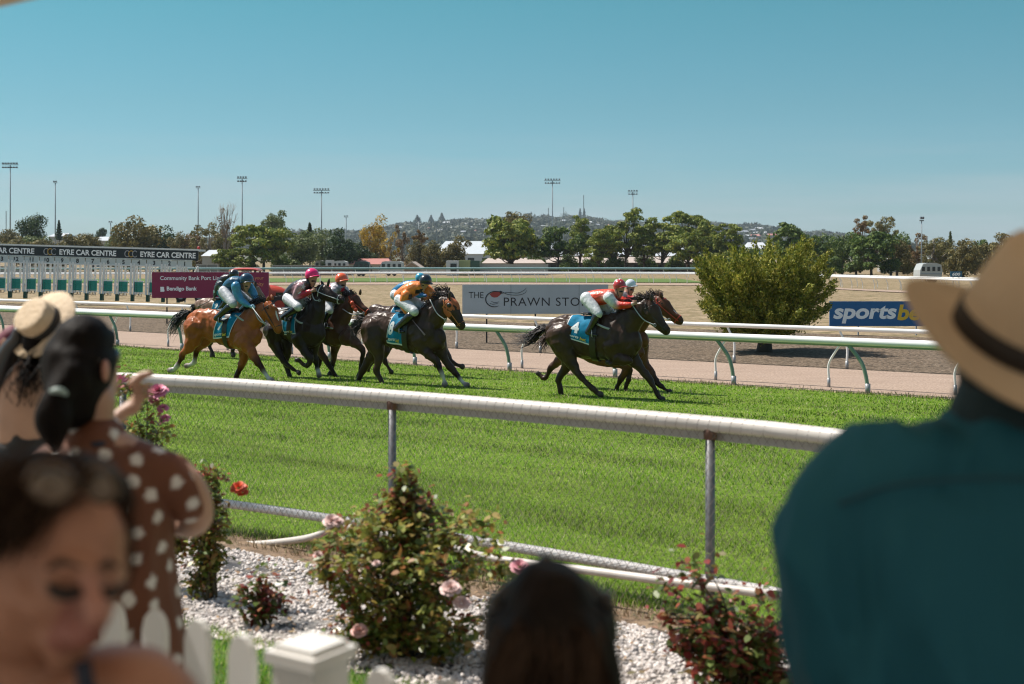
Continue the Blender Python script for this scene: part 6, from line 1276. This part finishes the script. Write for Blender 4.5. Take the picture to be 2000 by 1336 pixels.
sg = thing('sunglasses', 'tortoiseshell sunglasses pushed up on the hair of the near woman', 'sunglasses', nw.root.location + Vector(nw.p(150, 935, -.11)))
for cx_ in (100, 198):
    o0 = np.array(nw.p(cx_, 945, -.112 if cx_ == 100 else -.085)) - np.array(nw.p(150, 935, -.11)); w_ = 42 if cx_ == 100 else 28
    mb = MB(); mb.tube([(o0[0] + w_ / nw.m * math.cos(t_), o0[1] - .01 * math.sin(t_), o0[2] + 36 / nw.m * math.sin(t_)) for t_ in np.linspace(0, 2 * math.pi, 26)], .0045, 8); f_ = mb.build('frame', mat('tortoise', (.10, .06, .035), .2, var=.6, scale=60), sg, smooth=True)
    mb = MB(); mb.ell(Vector((o0[0], o0[1], o0[2])), (w_ / nw.m * .95, .003, 34 / nw.m), seg=24); mb.build('lens', mat('lens_brown', (.16, .12, .09), .08), f_, smooth=True)
mb = MB(); q0 = np.array(nw.p(150, 935, -.11)); mb.tube([np.array(nw.p(58, 935, -.10)) - q0, np.array(nw.p(10, 950, -.02)) - q0, np.array(nw.p(-20, 980, .04)) - q0], .004, 6); mb.tube([np.array(nw.p(140, 938, -.113)) - q0, np.array(nw.p(170, 938, -.098)) - q0], .004, 6); mb.build('temple_arm', mat('arm_brown', (.03, .018, .012), .3), sg, smooth=True)
MB().tube([nw.p(160, 1290, -.07), nw.p(168, 1340, -.075), nw.p(175, 1420, -.07), nw.p(170, 1520, -.10)], [(.010, .003)] * 4, 8, sub=3, lat=(1, 0, 0)).build('dress_strap', mat('navy_strap', (.008, .012, .03), .6), nw.root, smooth=True)
organic('top', [nw.L([(80, 2100, 270, .14, .04), (80, 1800, 275, .14, .04), (90, 1560, 270, .135, .04)])], mat('navy_top', (.008, .012, .03), .7), nw.root, vox=.012, it=3)

# dark haired head at bottom centre with knotted headband
ch = Pl('back of a dark haired head with a knotted black headband at the bottom centre', 1075, 1.85)
organic('body', [ch.L([(1075, 1260, 90, .085), (1075, 1330, 60, .06), (1075, 1500, 62, .06)], SK2), ch.L([(1075, 1520, 190, .09), (1075, 1700, 240, .11), (1075, 2100, 210, .11)], SK2), ch.L([(900, 1560, 60, .05), (850, 1800, 50, .05)], SK2), ch.L([(1250, 1560, 60, .05), (1300, 1800, 50, .05)], SK2)], skinm(), ch.root, vox=.012, it=3, col=SK2)
hq = organic('hair', [ch.L([(1078, 1620, 135, .09, -.02), (1077, 1480, 148, .10, -.02), (1077, 1340, 140, .115), (1075, 1250, 126, .12), (1074, 1205, 112, .11), (1072, 1175, 84, .085)])], hairm('centre_hair', (.012, .008, .007)), ch.root, vox=.008, it=4); folds(hq, .004, 22, .12)
strands('loose_hair', ch.root, ch.p(1010, 1180, -.09) and (ch.p(1000, 1250, -.09), ch.p(1150, 1250, -.09)), (ch.p(930, 1660, -.12), ch.p(1225, 1660, -.12)), (0, -.02, .02), .0028, hairm('centre_strand', (.055, .033, .022)), 31, 420, .03, .012)
hbnd = thing('headband', 'black knotted headband on the dark haired head at bottom centre', 'headband', ch.root.location + Vector(ch.p(1072, 1150, 0)))
q0 = np.array(ch.p(1072, 1150, 0)); M_hb = mat('headband_black', (.008, .008, .009), .35, coat=.2)
hbp = [(958, 1250), (965, 1190), (1000, 1150), (1040, 1128), (1070, 1118), (1105, 1128), (1145, 1150), (1182, 1190), (1192, 1250)]
MB().tube([np.array(ch.p(a, b, .03)) - q0 for a, b in hbp], [.014] * 9, 10, sub=4).build('band', M_hb, hbnd, smooth=True)
for a, b, rr in ((1066, 1102, 22), (968, 1176, 19), (1184, 1172, 19), (1020, 1134, 14), (1122, 1130, 14)):
    mb = MB(); mb.ell(Vector(np.array(ch.p(a, b, .03)) - q0), (rr / ch.m * .9, .02, rr / ch.m)); mb.tube([np.array(ch.p(a - 8, b + 10, .03)) - q0, np.array(ch.p(a + 8, b + 16, .01)) - q0], .010, 8); mb.build('knot', M_hb, hbnd, smooth=True)

# ---------------------------------------------------------------- picket fence
pf = thing('picket_fence', 'low white picket fence with rounded tops in front of the rose bed', 'fence', P(605, 1500, 2.5))
po_ = Vector(pf.location)
M_pk = mat('picket_white', (.66, .65, .63), .5, var=.08, scale=4)
line = [(222, 1176), (304, 1192), (388, 1209), (474, 1240), (745, 1306), (872, 1326), (985, 1346), (1100, 1368), (130, 1160), (45, 1146)]
dl_ = .78; A0 = P(222, 1176, F / ((1176 - HOR) / dl_)); A1 = P(985, 1346, F / ((1346 - HOR) / dl_)); dv = (A1 - A0); dv.z = 0; dv.normalize(); nv = Vector((-dv.y, dv.x, 0)); rz_ = math.atan2(dv.y, dv.x)
for i, (px, py) in enumerate(line):
    d_ = F / ((py - HOR) / dl_); c = P(px, py, d_); zt = CZ - dl_ - po_.z; zb_ = gz(c.x, c.y) - po_.z; w2 = .0345; mb = MB()
    out = [(-w2, zb_), (-w2, zt - .045), (-w2 * .78, zt - .018), (-w2 * .35, zt - .003), (0, zt), (w2 * .35, zt - .003), (w2 * .78, zt - .018), (w2, zt - .045), (w2, zb_)]; n_ = len(out)
    vs = [c - po_ + dv * x + nv * .009 for x, z in out] + [c - po_ + dv * x - nv * .009 for x, z in out]
    vs = [Vector((v.x, v.y, out[k % n_][1])) for k, v in enumerate(vs)]
    mb.add(vs, [tuple(range(n_)), tuple(range(n_, 2 * n_))[::-1]] + [(k, k + n_, (k + 1) % n_ + n_, (k + 1) % n_) for k in range(n_)]); mb.build('picket', M_pk, pf)
for hz_ in (.35, .68):
    a = A0 - dv * .6 + nv * .03 - po_; b = A1 + dv * .6 + nv * .03 - po_; mb = MB(); c = (a + b) / 2; mb.box((c.x, c.y, gz(A0.x, A0.y) + hz_ - po_.z), ((b - a).length, .03, .07), rz=rz_); mb.build('fence_rail', M_pk, pf)
c = P(607, 1262, F / 1000) - po_; zt = CZ - .765 - po_.z; zb_ = gz(*P(607, 1262, 2.5).xy) - po_.z - .02
mb = MB(); mb.box((c.x, c.y, (zb_ + zt - .02) / 2), (.105, .105, zt - .02 - zb_), rz=rz_ + .0); pp = mb.build('fence_post', M_pk, pf)
mb = MB(); mb.box((c.x, c.y, zt - .012), (.128, .128, .024), rz=rz_); mb.box((c.x, c.y, zt + .006), (.10, .10, .012), rz=rz_)
mb.build('post_cap', M_pk, pp)

# ---------------------------------------------------------------- roses
L_ROSE = mat('rose_leaf', (.05, .1, .02), .35, island=[(.07, .11, .018), (.17, .22, .035), (.30, .31, .06), (.42, .35, .08), (.33, .12, .04), (.23, .27, .09)], var=.3, scale=9, spec=.45, trans=.3)
L_ROSER = mat('red_rose_leaf', (.1, .03, .02), .35, island=[(.13, .03, .03), (.30, .05, .04), (.42, .11, .07), (.08, .13, .03), (.17, .22, .06), (.12, .18, .04), (.33, .14, .06)], var=.3, scale=9, spec=.45, trans=.3)
M_stem = mat('rose_stem', (.09, .07, .03), .7, var=.4)
def leafq(r, cen, size):
    n = len(cen); d = r.normal(0, 1, (n, 3)); d[:, 2] = d[:, 2] * .5 - .1; d /= np.linalg.norm(d, axis=1)[:, None]; up = r.normal(0, .45, (n, 3)) + np.array([0, 0, 1]); s_ = np.cross(d, up); s_ /= np.linalg.norm(s_, axis=1)[:, None]; nn = np.cross(s_, d)
    L_ = (size * r.uniform(.6, 1.25, n))[:, None]; q = lambda a, b, c: cen + d * L_ * a + s_ * L_ * b + nn * L_ * c
    V = np.stack([q(0, 0, 0), q(.3, .27, .08), q(.68, .25, .06), q(1.05, 0, -.06), q(.68, -.25, .06), q(.3, -.27, .08)], 1); return V
def flower(root, loc, rad, col, seed, name='rose_flower'):
    r = np.random.RandomState(seed); mb = MB()
    for ringi, (cnt, rr, tz, sz) in enumerate(((3, .22, .62, .5), (5, .42, .45, .62), (6, .66, .22, .72), (7, .85, .0, .75))):
        for k in range(cnt):
            a = 2 * math.pi * k / cnt + ringi * .7 + r.uniform(-.2, .2); lean = (.15, .45, .85, 1.25)[ringi] + r.uniform(-.12, .12); vs = []
            for u in np.linspace(-1, 1, 5):
                for v in np.linspace(0, 1, 4):
                    w_ = sz * (.35 + .75 * math.sin(v * math.pi * .62)) * u * .62; hgt = v * sz * 1.15; out = rr * .35 + math.sin(lean) * hgt + .18 * (1 - u * u) * v + .12 * v ** 3; z = math.cos(lean) * hgt + tz * .25 - .1 * v ** 3 * ringi
                    x = out * math.cos(a) - w_ * math.sin(a); y = out * math.sin(a) + w_ * math.cos(a); vs.append(Vector((x, y, z)) * rad)
            tl = Matrix.Rotation(r.uniform(-.1, .1) + .5, 3, 'X'); mb.add([tl @ v + Vector(loc) for v in vs], [(i*4+j, i*4+j+1, (i+1)*4+j+1, (i+1)*4+j) for i in range(4) for j in range(3)])
    m = mat('petal', col, .55, var=.22, scale=30); m.node_tree.nodes['Principled BSDF'].inputs['Subsurface Weight'].default_value = .0
    return mb.build(name, m, root, smooth=True)
def rose(label, px, py, prof, leafm_, nl, sz, flowers, d=None, seed=1, depth=.8, stems=26):
    """prof: rows (py, left px, right px) of the crown outline in the photograph, at the plant's own distance"""
    g = hit(px, py) if d is None else Vector(((px - 1000) * d / F, d, gz((px - 1000) * d / F, d))); d = g.y; k = d / F
    r = np.random.RandomState(seed); root = thing('rose_bush', label, 'rose bush', g, group='rose bushes in the white gravel bed')
    ys = [a for a, b, c in prof]; z = lambda y: CZ - (y - HOR) * k - g.z
    wid = np.array([c - b for a, b, c in prof], float); mb = MB(); tips = []
    for i in range(stems):
        yy = np.interp(r.uniform(0, 1) ** .8, [0, 1], [ys[0], ys[-1]]); a, b = np.interp(yy, ys, [q[1] for q in prof]), np.interp(yy, ys, [q[2] for q in prof]); xx = r.uniform(a, b)
        e = np.array([(xx - px) * k, (r.uniform(-1, 1)) * (b - a) * k * .5 * depth, z(yy)]); s = np.array([r.normal(0, .04), r.normal(0, .04), 0]); mid = s * .4 + e * .6 + np.array([-e[0] * .25, -e[1] * .25, .02]); mb.tube([s, mid, e], [.007, .005, .0025], 5, sub=4); tips.append((s, mid, e))
    mb.build('stem', M_stem, root, smooth=True)
    C = []
    P_ = wid / wid.sum()
    nclu = nl // 14
    for i in range(nclu):
        if i < len(tips) * 5:
            s, mid, e = tips[i % len(tips)]; t_ = r.uniform(.45, 1.0); c = (1 - t_) ** 2 * s + 2 * t_ * (1 - t_) * mid + t_ ** 2 * e
        else:
            j = r.choice(len(prof), p=P_); yy = ys[j] + r.uniform(-.5, .5) * (ys[min(j + 1, len(ys) - 1)] - ys[max(j - 1, 0)]) * .5; yy = min(max(yy, ys[0]), ys[-1]); a, b = np.interp(yy, ys, [q[1] for q in prof]), np.interp(yy, ys, [q[2] for q in prof])
            u = r.uniform(-1, 1); v = r.uniform(-1, 1) * math.sqrt(1 - u * u * .8); c = np.array([((a + b) / 2 + u * (b - a) / 2 * .96 - px) * k, v * (b - a) / 2 * k * depth, z(yy)])
        C.append(c + r.normal(0, .028, (14, 3)))
    C = np.concatenate(C); C = C[C[:, 2] > .02]; soup('foliage', leafq(r, C, sz).reshape(-1, 3), 6, leafm_, root)
    yl = []
    for s, mid, e in tips:
        for j in range(int(nl * (.30 if leafm_ is L_ROSE else .12) / len(tips))):
            t_ = 1 - abs(r.normal(0, .10)); c = (1 - t_) ** 2 * s + 2 * t_ * (1 - t_) * mid + t_ ** 2 * e; yl.append(c + r.normal(0, .035, 3) + np.array([0, 0, r.uniform(-.02, .10)]))
    if yl: soup('young_leaves', leafq(r, np.array(yl), sz * .8).reshape(-1, 3), 6, L_ROSER, root)
    for i, (fx, fy, fr_, fc, fd) in enumerate(flowers):
        loc = ((fx - 1000) * (d + fd) / F - g.x, fd, CZ - (fy - HOR) * (d + fd) / F - g.z); flower(root, loc, .66 * fr_ * (d + fd) / F, fc, seed * 10 + i)
    return root
PINK = (.75, .22, .34); PALE = (.72, .50, .46); ORG = (.72, .10, .03)
rose('big green and bronze rose bush with pale pink blooms in the middle', 790, 1282, [(920, 785, 798), (955, 774, 812), (990, 756, 836), (1008, 700, 900), (1028, 628, 968), (1055, 608, 978), (1090, 605, 985), (1140, 620, 985), (1190, 640, 965), (1230, 660, 940), (1262, 690, 900)], L_ROSE, 5400, .05,
     [(648, 1018, 20, PALE, -.1), (880, 1150, 24, PALE, -.45), (902, 1178, 20, PALE, -.45), (702, 1232, 19, (.68, .36, .30), -.4), (622, 1085, 12, PALE, -.2), (660, 1020, 14, PALE, -.12), (1014, 1106, 21, (.60, .26, .30), -.3), (735, 1100, 9, PALE, -.4)], seed=3, stems=40)
rose('tall rose bush with pink blooms behind the raised hand on the left', 290, 1130, [(740, 225, 250), (770, 222, 310), (830, 225, 325), (880, 250, 335), (940, 300, 350), (1000, 330, 370), (1060, 340, 372)], L_ROSE, 1500, .045,
     [(236, 742, 17, PINK, 0), (228, 757, 12, PINK, 0), (308, 764, 23, (.66, .20, .30), 0), (258, 756, 9, (.6, .04, .10), 0), (318, 798, 14, PINK, 0), (322, 818, 13, PINK, 0), (300, 782, 12, PINK, .03)], d=8.0, seed=5, depth=.6, stems=14)
rose('rose bush with orange blooms beside the polka dot dress', 408, 1172, [(890, 405, 425), (930, 380, 440), (975, 375, 455), (1020, 368, 440), (1060, 365, 432), (1110, 368, 425), (1150, 375, 415)], L_ROSE, 1500, .045,
     [(466, 953, 19, ORG, 0), (474, 962, 13, ORG, 0), (384, 930, 16, (.72, .09, .05), 0), (377, 924, 12, (.70, .07, .04), 0)], seed=7, depth=.7, stems=18)
rose('small dark red leaved rose standing alone in the gravel', 505, 1222, [(1120, 500, 525), (1150, 460, 545), (1180, 455, 555), (1200, 470, 545)], L_ROSER, 420, .05, [], seed=9, stems=9)
rose('red leaved rose bush beside the right hand fence post', 1440, 1350, [(1072, 1340, 1385), (1105, 1320, 1388), (1150, 1290, 1530), (1180, 1255, 1545), (1220, 1262, 1555), (1270, 1320, 1560), (1310, 1370, 1570), (1345, 1400, 1570)], L_ROSER, 2300, .058, [], seed=11, stems=34)

# ---------------------------------------------------------------- shade canopy whose edge shows at the top left
cn = thing('shade_canopy', 'beige shade canopy over the spectators, its edge showing in the top left corner', 'canopy', (0, 0, gz(0, 0)))
cz0 = gz(0, 0); E0 = P(0, 14, 2.62); E1 = P(118, -1, 2.48)
dirc = (E1 - E0); dirc = Vector((dirc.x, dirc.y, 0)).normalized(); zc = E0.z - cz0
def ep(xx): return E0.y + (xx - E0.x) * dirc.y / dirc.x
M_canvas = bpy.data.materials.new('canvas'); M_canvas.use_nodes = True; _n = M_canvas.node_tree.nodes; _n.clear(); _o = _n.new('ShaderNodeOutputMaterial'); _m = _n.new('ShaderNodeMixShader'); _d = _n.new('ShaderNodeBsdfDiffuse'); _tr = _n.new('ShaderNodeBsdfTranslucent')
_d.inputs[0].default_value = (.62, .54, .43, 1); _tr.inputs[0].default_value = (.62, .50, .38, 1); _m.inputs[0].default_value = .28
M_canvas.node_tree.links.new(_d.outputs[0], _m.inputs[1]); M_canvas.node_tree.links.new(_tr.outputs[0], _m.inputs[2]); M_canvas.node_tree.links.new(_m.outputs[0], _o.inputs[0])
xa, xb = -4.6, 6.5; k3 = lambda y: max(3.335, CZ + .2 * y + .03) - cz0
q = [(xa, ep(xa), zc), (E0.x, E0.y, zc), (E1.x, E1.y, zc), (-2.0, 2.42, zc + .02), (-.3, 3.0, k3(3.0)), (.3, 4.2, k3(4.2)), (xb, 4.2, k3(4.2)), (xb, -3.5, zc), (xa, -3.5, zc)]
mb = MB(); n_ = len(q); vs = [Vector(v) for v in q] + [Vector((v[0], v[1], v[2] + .03)) for v in q] + [Vector((0, 0, zc + .02)), Vector((0, 0, zc + .06))]
mb.add(vs, [((k + 1) % n_, k, 2 * n_) for k in range(n_)] + [(k, (k + 1) % n_, (k + 1) % n_ + n_, k + n_) for k in range(n_)])
mb.build('canopy_cloth', M_canvas, cn); za = zc
for x, y in ((xa + .1, 2.0), (xb - .1, 2.0), (xa + .1, -3.3), (xb - .1, -3.3)):
    MB().tube([(x, y, 0), (x, y, za)], .03, 10).build('pole', GREYM, cn, smooth=True)

# ---------------------------------------------------------------- air
hz = MB().box((0, 1900, 60), (7600, 4400, 128.4)).build('haze', mat('haze', (1, 1, 1))); hz['kind'] = 'stuff'; hz['label'] = 'faint pale blue air between the viewer and the far hillside'
hm_ = bpy.data.materials.new('haze'); hm_.use_nodes = True; hm_.node_tree.nodes.clear(); ho_ = hm_.node_tree.nodes.new('ShaderNodeOutputMaterial'); pv_ = hm_.node_tree.nodes.new('ShaderNodeVolumePrincipled')
pv_.inputs['Color'].default_value = (.75, .88, 1, 1); pv_.inputs['Density'].default_value = .0001; pv_.inputs['Anisotropy'].default_value = .1
hm_.node_tree.links.new(pv_.outputs[0], ho_.inputs['Volume']); hz.data.materials.clear(); hz.data.materials.append(hm_)
